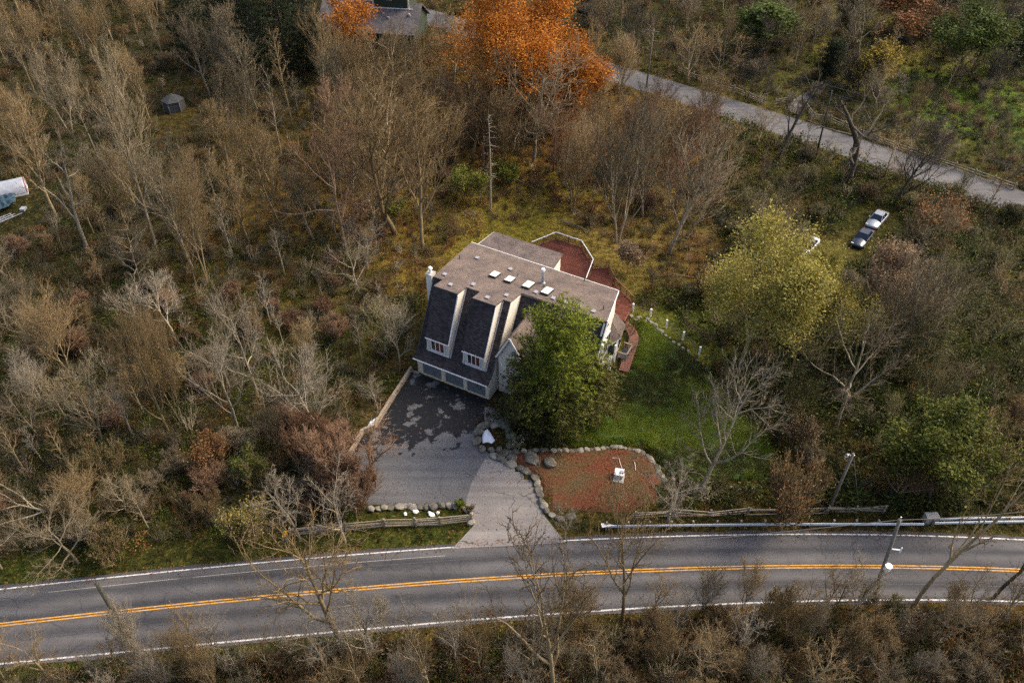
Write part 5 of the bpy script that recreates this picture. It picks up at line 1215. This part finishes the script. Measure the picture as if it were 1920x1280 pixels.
# --- trees with leaves
def leafy(name, label, kind, seed, x, y, ty, mat, n, size, spread, bark='bark_dark', wide=1.0, mats2=None, cat='tree', stems=1, levs=(2, 3), group=None, data=None):
    g, h_ = stand(x, y, ty, .65); USED.append((g.x, g.y, 2.2))
    if data is None:
        base = 9.0 if cat == 'tree' else 3.0
        q = tree_meshes(seed, kind, base, stems, 1.0, False); slot(q[0]); slot(q[1])
        c_ = crown_cloud(q[2], n, spread, seed + 5, levs); k_ = h_ / base
        k_ = h_ / q[3]; v, f = leaf_cards(c_, size / k_, seed + 9); cm = mesh_arrays('crown', v, [f]); cm.materials.append(M[mat]); data = (q, cm)
    set_tree(name, data[0], g, h_, label, cat, group, bark, None, wide, leaves=data[1]); return data
leafy('oak_tree', 'huge glowing orange oak, tallest leafy tree behind the bare crowns', 'spread', 71, 985, 235, -30, 'leaf_orange', 46000, .145, .36, 'bark_dark', 190)
leafy('oak_tree', 'second orange oak merging with the huge one beside the far road', 'spread', 72, 1052, 225, 60, 'leaf_orange', 26000, .145, .36, 'bark_dark', 150)
leafy('oak_tree', 'narrow orange-leaved tree below the huge orange oak', 'vase', 73, 922, 268, 110, 'leaf_orange', 6000, .16, .3, 'bark_dark', 60)
leafy('oak_tree', 'small rust-orange tree in front of the grey far roof', 'spread', 74, 668, 125, -5, 'leaf_orange', 7000, .16, .3, 'bark_dark', 85)
leafy('willow_tree', 'big yellow-green leafy tree in front of the white car', 'spread', 75, 1432, 690, 408, 'leaf_ygreen', 25000, .145, .35, 'bark_olive', 165)
leafy('willow_tree', 'second yellow-green leafy tree just below the dark blue car', 'spread', 76, 1545, 650, 452, 'leaf_ygreen', 20000, .14, .35, 'bark_olive', 75)
leafy('beech_tree', 'tan-leaved tree beside the nose of the dark blue car', 'vase', 77, 1690, 615, 470, 'leaf_tan', 9000, .12, .3, 'bark_tan', 80)
leafy('beech_tree', 'pale tan leafy tree behind the big deck', 'vase', 78, 1182, 512, 448, 'leaf_tan', 2500, .11, .3, 'bark_tan', 45)
leafy('yellow_tree', 'golden-leaved tree standing in the field beyond the far road', 'vase', 79, 1650, 175, 78, 'leaf_yellow', 4500, .15, .35, 'bark_tan', 60)
leafy('yellow_tree', 'rusty gold tree at the far edge of the wood beyond the field', 'spread', 80, 1690, 70, -30, 'leaf_rust', 8000, .17, .4, 'bark_tan', 140)
leafy('leafy_tree', 'dark green leafy tree near the tall dead tree and guardrail', 'spread', 81, 1790, 940, 798, 'leaf_midgreen', 13000, .12, .35, 'bark_dark', 180)
leafy('leafy_tree', 'bright green tree beyond the field past the far road', 'spread', 82, 1835, 150, 20, 'leaf_green', 9000, .17, .4, 'bark_dark', 110)
leafy('leafy_tree', 'rounded green tree in the wood on the far side of the far road', 'spread', 83, 1438, 100, 5, 'leaf_green', 7000, .17, .4, 'bark_dark', 90)
for i, (x, y, ty, mt, n, wpx, lb) in enumerate((
 (1500, 745, 570, 'leaf_olive', 3600, 120, 'thin olive-leaved tree below the pair of yellow-green trees'), (1700, 640, 505, 'leaf_tan', 3000, 110, 'half-bare tan-leaved tree in the thicket past the blue car'),
 (1745, 720, 590, 'leaf_olive', 3600, 110, 'half-bare olive tree in the thicket above the dark green tree'), (1630, 700, 560, 'leaf_ygreen', 3200, 110, 'half-bare yellowish tree behind the broad-crowned bare tree'),
 (1815, 640, 500, 'leaf_olive', 2600, 110, 'loose olive-leaved tree deep in the thicket'), (1480, 800, 680, 'leaf_olive', 2800, 90, 'low olive-leaved tree beside the lawn tip'),
 (1850, 780, 640, 'leaf_olive', 3000, 110, 'ragged olive tree above the bright lime bush'), (1760, 480, 370, 'leaf_rust', 1800, 90, 'half-bare rusty tree uphill of the silver car'))):
    leafy('half_bare_tree', lb, 'spread', 140 + i, x, y, ty, mt, n, .12, .35, 'bark_olive', wpx)
SB = []
for i, (x, y, ty, mt, n, sz, lb) in enumerate((
 (872, 378, 318, 'leaf_lime', 2600, .12, 'lime green bush on the grassy slope behind the house'), (948, 345, 305, 'leaf_lime', 1600, .12, 'yellow-green bush beside the dead conifer on the slope'),
 (740, 408, 372, 'leaf_lime', 900, .11, 'small lime bush under the brown bare trees'), (318, 728, 672, 'leaf_yellow', 700, .10, 'little golden bush at the foot of the slim tan tree'),
 (468, 908, 852, 'leaf_green', 2200, .10, 'bright green bush in the brush above the road verge'), (392, 878, 822, 'leaf_rust', 1500, .10, 'rust-red bush in the brush above the road verge'),
 (460, 1015, 950, 'leaf_ygreen', 1500, .10, 'yellow-green bush on the verge of the road'), (200, 1055, 1000, 'leaf_olive', 1500, .10, 'olive weedy bush at the road edge'),
 (1335, 560, 505, 'leaf_yellow', 500, .10, 'sparse golden bush past the wire fence'), (185, 905, 830, 'leaf_olive', 2500, .10, 'olive leafy bush in the damp part of the wood'),
 (880, 962, 950, 'leaf_olive', 200, .08, 'tiny green plant at the end of the pale boulders'), (862, 950, 938, 'leaf_lime', 500, .08, 'small lime plant among the pale planter boulders'),
 (1490, 985, 880, 'leaf_rust', 900, .10, 'rusty bush on the leafy slope below the lawn'), (1500, 830, 770, 'leaf_tan', 1600, .10, 'pinkish tan bush at the tip of the lawn'),
 (1835, 920, 800, 'leaf_lime', 2500, .11, 'bright lime bush behind the tall dead tree'), (1640, 640, 570, 'leaf_olive', 2200, .11, 'olive bush in the thicket below the parked cars'),
 (1060, 735, 690, 'leaf_yellow', 350, .09, 'little orange-leaved bush hidden among the pine branches'), (1632, 1142, 1092, 'leaf_ygreen', 260, .09, 'sparse yellow-green willow bush at the foot of the lamp pole'),
 (1462, 1158, 1098, 'leaf_ygreen', 260, .09, 'sparse yellow-green bush on the verge across from the lawn'), (1600, 1240, 1170, 'leaf_olive', 500, .09, 'olive bush on the verge below the lamp pole'))):
    leafy('leafy_bush', lb, 'vase', 90 + i, x, y, ty, mt, n, sz, .16, 'bark_tan', max(14, (y - ty) * (1.0 if y < 1100 else .7)), cat='bush', stems=3)
# evergreens
def conifer(label, x, y, ty, mat, wide, n_br, seed, name='pine_tree', open_=.0, tuft=.34, mat2=None, nn=11, lo=.1):
    g = at(x, y); h_ = height_to(g, ty); USED.append((g.x, g.y, 2.5)); r = np.random.default_rng(seed)
    e = empty(name, g, 0, label, 'tree')
    v, f = tubes([(0, 0, -.2, .05, 0, h_ * .5, h_ * .017, h_ * .011), (.05, 0, h_ * .5, 0, 0, h_ * .98, h_ * .011, .02)], 8); link('trunk', mesh_arrays('trunk', v, [f], True), e, 'bark_dark')
    br, sp = [], [[], []]
    for k in range(n_br):
        t_ = lo + (1 - lo - .01) * (k + r.uniform(0, 1)) / n_br; z = h_ * t_; a = k * 2.4 + r.uniform(-.5, .5)
        prof = (min(1, (t_ - lo * .5) / .22)) ** .6 * (1 - t_) ** .30 * 1.0
        ln = wide * prof * r.uniform(.65, 1.1) + .15
        upw = -.10 + .55 * t_ + r.uniform(-.1, .12)
        d = np.array([math.cos(a), math.sin(a), upw]); p0 = np.array([0, 0, z]); p1 = p0 + d * ln + np.array([0, 0, .08 * ln * ln * .3])
        br.append((*p0, *p1, .03 + .012 * ln, .012))
        m_ = max(3, int(ln * 7))
        for j in range(m_):
            s_ = (j + .6) / m_ * .8 + .22; q = p0 + (p1 - p0) * s_ + np.append(r.normal(size=2) * .18 * (.5 + ln * .22), r.normal() * .12)
            side = np.array([-d[1], d[0], 0]) * r.normal() * .35 * (1 - s_ * .5) * min(ln, 2.4) * .55; q = q + side
            needle_set = 0 if (t_ > .46 + r.normal() * .1 or r.random() < .2) else 1  # first needle colour towards the top, mostly the second lower down
            for _ in range(nn):
                dd = nrm(nrm(d) * .55 + r.normal(size=3) * .75 + np.array([0, 0, .25])); sp[needle_set].append((*(q - dd * .04), *(q + dd * tuft * r.uniform(.6, 1.2)), .028, 0))
    v, f = tubes(br, 4); link('branches', mesh_arrays('branches', v, [f]), e, 'bark_dark')
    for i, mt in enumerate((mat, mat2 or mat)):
        if sp[i]: v, f = spikes(sp[i]); link('needles' if i == 0 else 'lower_needles', mesh_arrays('needles', v, [f]), e, mt)
    return e
conifer('large bushy pine, bright green above and dull olive below, in front of the house', 1042, 808, 590, 'leaf_pine', 5.6, 240, 3, 'pine_tree', mat2='leaf_pine_olive', nn=9, tuft=.42, lo=.06)
conifer('bushy olive pine tucked against the lawn side of the large pine', 1106, 792, 680, 'leaf_pine_olive', 3.2, 130, 4, 'pine_tree', mat2='leaf_pine_olive', nn=8, tuft=.38, lo=.05)
conifer('small brownish pine beside the garage corner next to the large pine', 985, 792, 662, 'leaf_pine_olive', 2.7, 130, 6, 'pine_tree', mat2='leaf_pine_olive', nn=8, tuft=.38, lo=.05)
conifer('small dark spruce on the far side of the far road', 1551, 150, 78, 'leaf_dark', 2.9, 130, 7, 'spruce_tree')
DE = [(500, 165, -60), (545, 150, -70), (470, 110, -80), (580, 120, -60), (430, 90, -70), (530, 80, -90), (600, 150, 20), (375, 130, -40), (1760, 60, -50), (1900, 130, -10), (1590, 40, -60)]
SPR = []
for i, (x, y, ty) in enumerate(DE):
    lb = 'dark green evergreen in the clump beside the grey-roofed far house' if i < 8 else 'dark evergreen at the far edge of the wood beyond the field'
    if i < 3: e = conifer(lb, x, y, ty, 'leaf_dark', 4.2, 120, 20 + i, 'spruce_tree', nn=9, tuft=.5, mat2='leaf_dark'); SPR.append((e, height_to(at(x, y), ty)))
    else:
        g = at(x, y); h_ = height_to(g, ty); src, hs = SPR[i % 3]; e = empty('spruce_tree', g, i * 1.3, lb, 'tree'); e.scale = (1, 1, h_ / hs); USED.append((g.x, g.y, 2.5))
        for ch in src.children:
            c_ = ch.copy(); COL.objects.link(c_); c_.parent = e
    e['group'] = 'dark evergreens by the far house' if i < 8 else 'dark evergreens beyond the field'

# --- the rest of the wood: placed where the photograph shows wood, clear of what it shows open
BLOCK = [(684, 770, 722, 806), (770, 425, 1205, 790), (690, 690, 1060, 1030), (1110, 600, 1330, 830), (1000, 830, 1250, 960), (1585, 375, 1680, 500), (298, 150, 360, 262), (0, 305, 60, 430), (600, 0, 790, 30), (1190, 575, 1320, 690), (1330, 780, 1470, 910), (1125, 955, 1700, 1010), (880, 330, 1010, 430), (1545, 845, 1612, 960)]
ROADBOX = []
def clear(g, h_, wpx, soft=0.0, boxes=BLOCK):
    bx, by = PJ((g.x, g.y, g.z)); tx, ty = PJ((g.x, g.y, g.z + h_))
    x0, x1 = min(bx, tx) - wpx, max(bx, tx) + wpx
    for (a, b_, c_, d_) in boxes:
        if x0 < c_ and x1 > a and ty < d_ and by > b_: return False
    return True
def free(x, y, rad):
    for a, b_, r_ in USED:
        if (a - x) ** 2 + (b_ - y) ** 2 < (rad + r_ * .5) ** 2: return False
    return True
def zone(x, y):                                # which piece of wood a spot lies in
    if y < float(rd(fs_, x)): return 'verge'
    if far_dist(x, y) > 0 and y > float(far_y(x)): return 'beyond'
    px, py = PJ((x, y, 0))
    if px < 720 and py > 470: return 'drivewood'
    if px < 640: return 'hutwood'
    if px < 1340 and py < 560: return 'backwood'
    return 'thicket'
WHERE = {'verge': 'on the verge across the road', 'beyond': 'on the far side of the far road', 'drivewood': 'in the wood beside the driveway',
         'hutwood': 'in the wood round the small hut', 'backwood': 'in the wood behind the house', 'thicket': 'in the thicket beyond the lawn'}
MARKS = [(q, G(x, y)) for x, y, q in ((328, 200, 'near the small grey hut'), (10, 370, 'near the pale camper shell'), (690, 90, 'near the grey-roofed far house'), (985, 235, 'near the huge orange oak'), (920, 395, 'near the dead straight conifer'),
 (800, 560, 'near the house chimney'), (775, 690, 'near the garage corner'), (700, 800, 'near the timber driveway wall'), (100, 965, 'near the toppled dead tree'), (600, 1000, 'near the roadside cedar fence'), (292, 802, 'near the wide vase-shaped tree'),
 (141, 470, 'near the pale branchless dead tree'), (1060, 440, 'near the big railed deck'), (1250, 600, 'near the wire fence with white posts'), (1400, 680, 'near the big yellow-green tree'), (1512, 458, 'near the half-hidden white car'), (1645, 407, 'near the silver sedan'),
 (1500, 205, 'near the far track gateway'), (1551, 150, 'near the small dark spruce'), (1650, 175, 'near the golden tree in the field'), (1606, 338, 'near the dark ivy-footed tree'), (1575, 745, 'near the big rounded boulder'), (1466, 865, 'near the tip of the lawn'),
 (1553, 957, 'near the utility pole by the sagging fence'), (1790, 940, 'near the dark green roadside tree'), (1212, 164, 'near the thin pole by the far road'), (500, 120, 'near the clump of dark evergreens'), (350, 510, 'near the clump of thin trunks'),
 (168, 830, 'near the grey tree with low side limbs'), (600, 815, 'near the broad pale bare tree'), (1262, 478, 'near the broad pale upswept tree'), (690, 400, 'near the great wide-crowned bare tree'), (1690, 700, 'near the greenish grey thicket tree'), (1835, 150, 'near the bright green field tree'), (1760, 480, 'near the half-bare rusty tree'))]
VMARKS = [(q, G(x, y)) for x, y, q in ((1636, 1126, 'near the foot of the lamp pole'), (256, 1222, 'near the mossy utility pole'), (960, 1200, 'across the road from the driveway mouth'), (1250, 1200, 'across the road from the mulch bed'), (1880, 1120, 'across the road from the double guardrail'), (620, 1220, 'across the road from the cedar fence'), (1450, 1200, 'across the road from the lawn'))]
def whereabouts(x, y, z_):
    return min(VMARKS if z_ == 'verge' else MARKS, key=lambda m_: (m_[1].x - x) ** 2 + (m_[1].y - y) ** 2)[0]
def stature(k, h_):
    if k in ('shrub', 'round'): return 'tall' if h_ > 2.7 else 'low' if h_ < 2.0 else 'middling'
    return 'towering' if h_ > 12 else 'big' if h_ > 9 else 'middling' if h_ > 6.5 else 'small'
LOOK = {'vase': 'upswept bare tree with fine twigs', 'spread': 'round-crowned bare tree with crooked limbs', 'tall': 'thin-trunked bare tree', 'pole': 'slender bare sapling', 'snag': 'sparse dead-looking tree', 'open': 'open-branched bare tree',
        'shrub': 'fan-shaped leafless shrub', 'round': 'dense rounded leafless shrub'}
TONE = {'bark_tan': 'tan', 'bark_grey': 'grey', 'bark_pale': 'pale', 'bark_red': 'reddish', 'bark_dark': 'dark', 'bark_olive': 'olive'}
MIX = {  # zone: (tree kinds, tree height range, barks, shrub barks)
 'verge': (('vase', 'open'), (3.5, 6.5), ('bark_grey', 'bark_tan', 'bark_tan'), ('bark_tan', 'bark_grey', 'bark_olive')),
 'beyond': (('vase', 'tall', 'spread'), (7, 12), ('bark_grey', 'bark_tan', 'bark_dark'), ('bark_tan', 'bark_grey')),
 'drivewood': (('vase', 'spread', 'pole', 'spread'), (5.5, 9), ('bark_grey', 'bark_tan', 'bark_pale'), ('bark_grey', 'bark_tan', 'bark_red')),
 'hutwood': (('tall', 'vase', 'tall', 'pole'), (9, 16), ('bark_tan', 'bark_grey', 'bark_tan'), ('bark_grey', 'bark_tan')),
 'backwood': (('vase', 'spread', 'tall', 'vase'), (9, 14.5), ('bark_tan', 'bark_tan', 'bark_red'), ('bark_tan', 'bark_red')),
 'thicket': (('vase', 'spread', 'spread'), (5, 9), ('bark_grey', 'bark_tan', 'bark_olive'), ('bark_grey', 'bark_olive', 'bark_tan'))}
def off_limits(x, y, pad):
    x = np.asarray(x, float); y = np.asarray(y, float)
    bad = (y > rd(fs_, x) - .4 - pad) & (y < rd(fn, x) + .5 + pad)
    bad |= far_dist(x, y) < FAR_HALF + pad * .7
    for q in (DRIVE, APRON, HOUSEFP, MULCH, LAWN, PLANTER, SNOWBED): bad |= inpoly(x, y, q) | (polydist(x, y, q) < pad)
    return bad
def spot():
    while True:
        px, py = random.uniform(-60, 1980), 1340 - 1360 * random.random() ** .72
        g = G(px, py)
        return g
def scatter(count, kinds_of, rad, share_zone, name_cat, tries=40000):
    n = 0; boxes = BLOCK
    for _ in range(tries):
        if n >= count: break
        y = random.uniform(20, 188); hw = (y * CT + H * ST) * 985 / F; x = random.uniform(-hw, hw)
        z_ = zone(x, y)
        if random.random() > share_zone[z_]: continue
        if bool(off_limits(x, y, 1.0)): continue
        if not free(x, y, rad): continue
        kd, hr, bk, sbk = MIX[z_]
        g = Vector((x, y, float(gz(x, y))))
        if name_cat == 'tree':
            k = random.choice(kd); h_ = random.uniform(*hr); bark = random.choice(bk); wd = random.uniform(.95, 1.3)
            if z_ == 'beyond':                  # the field and the track gateway stay open
                px, py = PJ((x, y, 0))
                if 1480 < px < 1990 and 150 < py < 420 and random.random() < .75: continue
        else:
            k = random.choice(('shrub', 'round', 'round')); h_ = random.uniform(1.5, 3.4); bark = random.choice(sbk); wd = random.uniform(1.1, 1.6)
        if name_cat == 'sapling': k = 'pole'; h_ = random.uniform(4.0, 8.5); bark = random.choice(bk); wd = random.uniform(.9, 1.5)
        if not clear(g, h_, {'tree': 26, 'shrub': 16, 'sapling': 12}[name_cat]): continue
        if z_ != 'beyond' and name_cat == 'tree' and PJ((x, y, 0))[0] > 1150 and far_dist(x, y) < 9 and random.random() < .25: continue
        USED.append((x, y, rad))
        q = random.choice(PROTO[k])
        lb = f'{stature(k, h_)} {TONE[bark]} {LOOK[k]} {whereabouts(x, y, z_)}'.replace('tall tall', 'tall')
        set_tree({'tree': 'bare_tree', 'sapling': 'bare_sapling'}.get(name_cat, 'bare_shrub'), q, g, h_, lb, name_cat, lb.replace('bare ', '').replace('leafless ', '') + ' group', bark, None, wd)
        n += 1
    return n
NT = scatter(270, None, 2.0, dict(verge=.6, beyond=.8, drivewood=.75, hutwood=1.0, backwood=1.0, thicket=.8), 'tree')
NS = scatter(295, None, 1.15, dict(verge=1.0, beyond=.4, drivewood=1.0, hutwood=.5, backwood=.5, thicket=.9), 'shrub')
NP = scatter(190, None, 1.2, dict(verge=.15, beyond=.5, drivewood=.8, hutwood=1.0, backwood=1.0, thicket=.7), 'sapling')
for _ in range(900):
    if NP >= 275: break
    x = random.uniform(-44, 46); y = float(rd(fs_, x)) - random.uniform(.6, 7); h_ = random.uniform(4.0, 8.5)
    if not free(x, y, .8): continue
    USED.append((x, y, .8)); k = random.choice(('open', 'open', 'vase')); bark = random.choice(('bark_tan', 'bark_tan', 'bark_pale')); NP += 1
    lb = f"{stature('pole', h_)} {TONE[bark]} fine-twigged sapling {whereabouts(x, y, 'verge')}"
    set_tree('bare_sapling', random.choice(PROTO[k]), Vector((x, y, float(gz(x, y)))), h_, lb, 'sapling', lb + ' group', bark, None, random.uniform(.55, .9))
print('TREES', NT, 'SHRUBS', NS, 'SAPLINGS', NP)

# ------------------------------------------------------------------ undergrowth and grass
def clump(kind, seed):
    r = np.random.default_rng(seed)
    if kind == 'brush':
        sg = []
        for _ in range(16):
            a = r.uniform(0, 6.28); t_ = r.uniform(.1, .8); d = nrm(np.array([math.cos(a) * t_, math.sin(a) * t_, 1.0])); p0 = np.array([r.normal() * .12, r.normal() * .12, -.05]); ln = r.uniform(.6, 1.5)
            p1 = p0 + d * ln; sg.append((*p0, *p1, .014, 0))
            for _ in range(6):
                q = p0 + (p1 - p0) * r.uniform(.3, .95); d2 = nrm(d + r.normal(size=3) * .6); sg.append((*q, *(q + d2 * r.uniform(.2, .55)), .009, 0))
        return spikes(sg)
    if kind == 'grass':
        sg = []
        for _ in range(46):
            a = r.uniform(0, 6.28); t_ = abs(r.normal()) * .45; d = nrm(np.array([math.cos(a) * t_, math.sin(a) * t_, 1.0])); p0 = np.append(r.normal(size=2) * .16, -.03)
            sg.append((*p0, *(p0 + d * r.uniform(.25, .7)), .018, 0))
        return spikes(sg)
    if kind == 'turf':
        sg = []
        for _ in range(90):
            d = nrm(np.append(r.normal(size=2) * .5, 1.0)); p0 = np.append(r.uniform(-.32, .32, 2), -.02); sg.append((*p0, *(p0 + d * r.uniform(.05, .14)), .016, 0))
        return spikes(sg)
    c_ = r.normal(size=(110, 3)) * np.array([.36, .36, .22]) + np.array([0, 0, .32]); c_[:, 2] = np.abs(c_[:, 2])
    return leaf_cards(c_, .075, seed)
def scatter_stuff(name, pts, protos, idx, scl, label=None):
    lib = bpy.data.collections.new(name + '_library')
    for i, (k, seed, mt) in enumerate(protos):
        v, f = clump(k, seed); me = mesh_arrays(name + '_clump', v, [f]); me.materials.append(M[mt]); o = bpy.data.objects.new(f'{name}_clump_{i:02d}', me); lib.objects.link(o)
    me = bpy.data.meshes.new(name); me.vertices.add(len(pts)); me.vertices.foreach_set('co', np.asarray(pts, np.float32).ravel())
    a = me.attributes.new('pick', 'INT', 'POINT'); a.data.foreach_set('value', np.asarray(idx, np.int32))
    a = me.attributes.new('size', 'FLOAT', 'POINT'); a.data.foreach_set('value', np.asarray(scl, np.float32))
    a = me.attributes.new('turn', 'FLOAT', 'POINT'); a.data.foreach_set('value', rng.uniform(0, 6.28, len(pts)).astype(np.float32))
    me.update(); o = bpy.data.objects.new(name, me); COL.objects.link(o); tag(o, label, None, None, 'stuff')
    ng = bpy.data.node_groups.new(name + '_scatter', 'GeometryNodeTree')
    ng.interface.new_socket('Geometry', in_out='INPUT', socket_type='NodeSocketGeometry'); ng.interface.new_socket('Geometry', in_out='OUTPUT', socket_type='NodeSocketGeometry')
    gi, go = ng.nodes.new('NodeGroupInput'), ng.nodes.new('NodeGroupOutput')
    ip = ng.nodes.new('GeometryNodeInstanceOnPoints'); ci = ng.nodes.new('GeometryNodeCollectionInfo'); ci.inputs[0].default_value = lib
    ci.inputs['Separate Children'].default_value = True; ci.inputs['Reset Children'].default_value = True
    def attr(nm, ty): n = ng.nodes.new('GeometryNodeInputNamedAttribute'); n.data_type = ty; n.inputs[0].default_value = nm; return n.outputs['Attribute']
    ip.inputs['Pick Instance'].default_value = True
    cx = ng.nodes.new('ShaderNodeCombineXYZ'); ng.links.new(attr('turn', 'FLOAT'), cx.inputs[2])
    rt = ng.nodes.new('FunctionNodeEulerToRotation'); ng.links.new(cx.outputs[0], rt.inputs[0])
    L = ng.links.new
    L(gi.outputs[0], ip.inputs['Points']); L(ci.outputs[0], ip.inputs['Instance']); L(attr('pick', 'INT'), ip.inputs['Instance Index']); L(rt.outputs[0], ip.inputs['Rotation']); L(attr('size', 'FLOAT'), ip.inputs['Scale']); L(ip.outputs[0], go.inputs[0])
    mo = o.modifiers.new('scatter', 'NODES'); mo.node_group = ng
    return o
UG = [('brush', 1, 'low_tan'), ('brush', 2, 'low_grey'), ('brush', 3, 'low_red'), ('brush', 4, 'bark_grey'), ('grass', 5, 'grass_dry'), ('grass', 6, 'grass_olive'), ('bush', 7, 'leaf_olive'), ('bush', 8, 'leaf_rust'), ('bush', 9, 'leaf_green'), ('bush', 10, 'leaf_tan'), ('brush', 11, 'bark_dark'), ('bush', 12, 'leaf_lime')]
PRB = {'verge': [.14, .05, .08, .10, .20, .18, .10, .08, .03, .03, 0, .02], 'beyond': [.12, .10, .04, .02, .14, .22, .14, .04, .08, .03, .04, .03], 'drivewood': [.13, .14, .07, .03, .05, .12, .22, .03, .15, .02, .03, .01],
       'hutwood': [.18, .16, .05, .03, .08, .12, .18, .04, .10, .02, .04, 0], 'backwood': [.13, .05, .12, .02, .20, .10, .06, .18, .01, .13, 0, 0], 'thicket': [.09, .13, .03, .03, .08, .17, .25, .03, .14, .02, .01, .02]}
n = 30000; yy = 22 + 165 * rng.random(n); hw = (yy * CT + H * ST) * 1000 / F; xx = rng.uniform(-1, 1, n) * hw
yv = rng.uniform(20, 37, 4200); xv = rng.uniform(-48, 48, 4200); kv = yv < rd(fs_, xv) - .8
xx = np.concatenate([xx, xv[kv]]); yy = np.concatenate([yy, yv[kv]]); n = len(xx)
ok = ~off_limits(xx, yy, .25)
slope = inpoly(xx, yy, P2([(850, 420), (870, 360), (960, 340), (1060, 390), (1100, 440), (1000, 470), (900, 450)]))
ok &= ~(slope & (rng.random(n) < .45))
for (cx_, cy_, rr_) in ((328, 215, 4.2), (328, 235, 3.0), (1645, 412, 4.0), (1618, 446, 4.0), (1512, 460, 3.5), (20, 372, 6.0), (30, 410, 5.0), (1590, 480, 3.0), (1604, 462, 3.0), (1190, 588, 1.6), (706, 788, 2.2), (690, 806, 1.5), (1219, 600, 1.8), (1248, 622, 1.8), (1279, 646, 1.8), (1310, 672, 1.8), (1234, 606, 1.6), (1264, 630, 1.6), (1295, 655, 1.6)):
    q = G(cx_, cy_); ok &= np.hypot(xx - q.x, yy - q.y) > rr_
xx, yy = xx[ok], yy[ok]; zz = gz(xx, yy)
ids = np.zeros(len(xx), int)
for i in range(len(xx)):
    pr = PRB[zone(xx[i], yy[i])]; ids[i] = rng.choice(12, p=np.array(pr) / sum(pr))
rdist = np.minimum(np.maximum(0, yy - rd(fn, xx)), 9)
near_road = ((yy > rd(fn, xx)) & (yy < rd(fn, xx) + 3.0)) | ((yy < rd(fs_, xx)) & (yy > rd(fs_, xx) - 1.5))
ids[near_road] = rng.choice([4, 5, 5, 6], near_road.sum())
siz = rng.uniform(.6, 1.5, len(xx)); siz[yy < rd(fs_, xx) - 2] *= 1.25; siz[(ids < 4) & (yy > rd(fn, xx) + 4)] *= 1.25; siz[near_road] *= .5; th_ = np.array([zone(a_, b_) == 'thicket' for a_, b_ in zip(xx, yy)]) & np.isin(ids, (6, 8)); siz[th_] *= 1.7
scatter_stuff('undergrowth', np.stack([xx, yy, zz], 1), UG, ids, siz, 'tangled brown and olive undergrowth covering the woodland floor')
# drifts of fallen leaves over the lawn, the mulch, the yard and the road edges
lv = []
for poly, n in ((LAWN, 900), (MULCH, 1500), (DRIVE, 260), (APRON, 120)):
    b_ = np.array(poly); x = rng.uniform(b_[:, 0].min(), b_[:, 0].max(), n * 2); y = rng.uniform(b_[:, 1].min(), b_[:, 1].max(), n * 2)
    k = inpoly(x, y, poly) & (vnoise(x / 2.5, y / 2.5, 41) + rng.normal(size=n * 2) * .2 > -.05)
    z = np.maximum(gz(x, y) + .06, .03); lv.append(np.stack([x, y, z], 1)[k])
x = rng.uniform(-48, 48, 2600); side = rng.random(2600) < .5; off = np.abs(rng.normal(size=2600)) * .5
lv.append(np.stack([x, np.where(side, rd(fn, x) + .55 - off, rd(fs_, x) - .5 + off), np.full(2600, .03)], 1))
v, f = leaf_cards(np.concatenate(lv), .085, 77, 0, .12)
o = link('fallen_leaves', mesh_arrays('fallen_leaves', v, [f]), None, 'leaf_rust'); tag(o, 'scattered brown fallen leaves on the lawn, beds and paving', None, None, 'stuff')
# lawn turf and the grassy slope behind the house
bx = np.array(LAWN); n = 9000; xx = rng.uniform(bx[:, 0].min(), bx[:, 0].max(), n); yy = rng.uniform(bx[:, 1].min(), bx[:, 1].max(), n)
k = inpoly(xx, yy, LAWN); xx, yy = xx[k], yy[k]
scatter_stuff('grass', np.stack([xx, yy, gz(xx, yy) + .03], 1), [('turf', 1, 'grass_green'), ('turf', 2, 'grass_green'), ('turf', 3, 'grass_olive')], np.where(vnoise(xx / 5, yy / 5, 31) + rng.normal(size=len(xx)) * .12 > .12, 2, rng.integers(0, 2, len(xx))), rng.uniform(.8, 1.3, len(xx)), 'short green mown grass on the lawn')
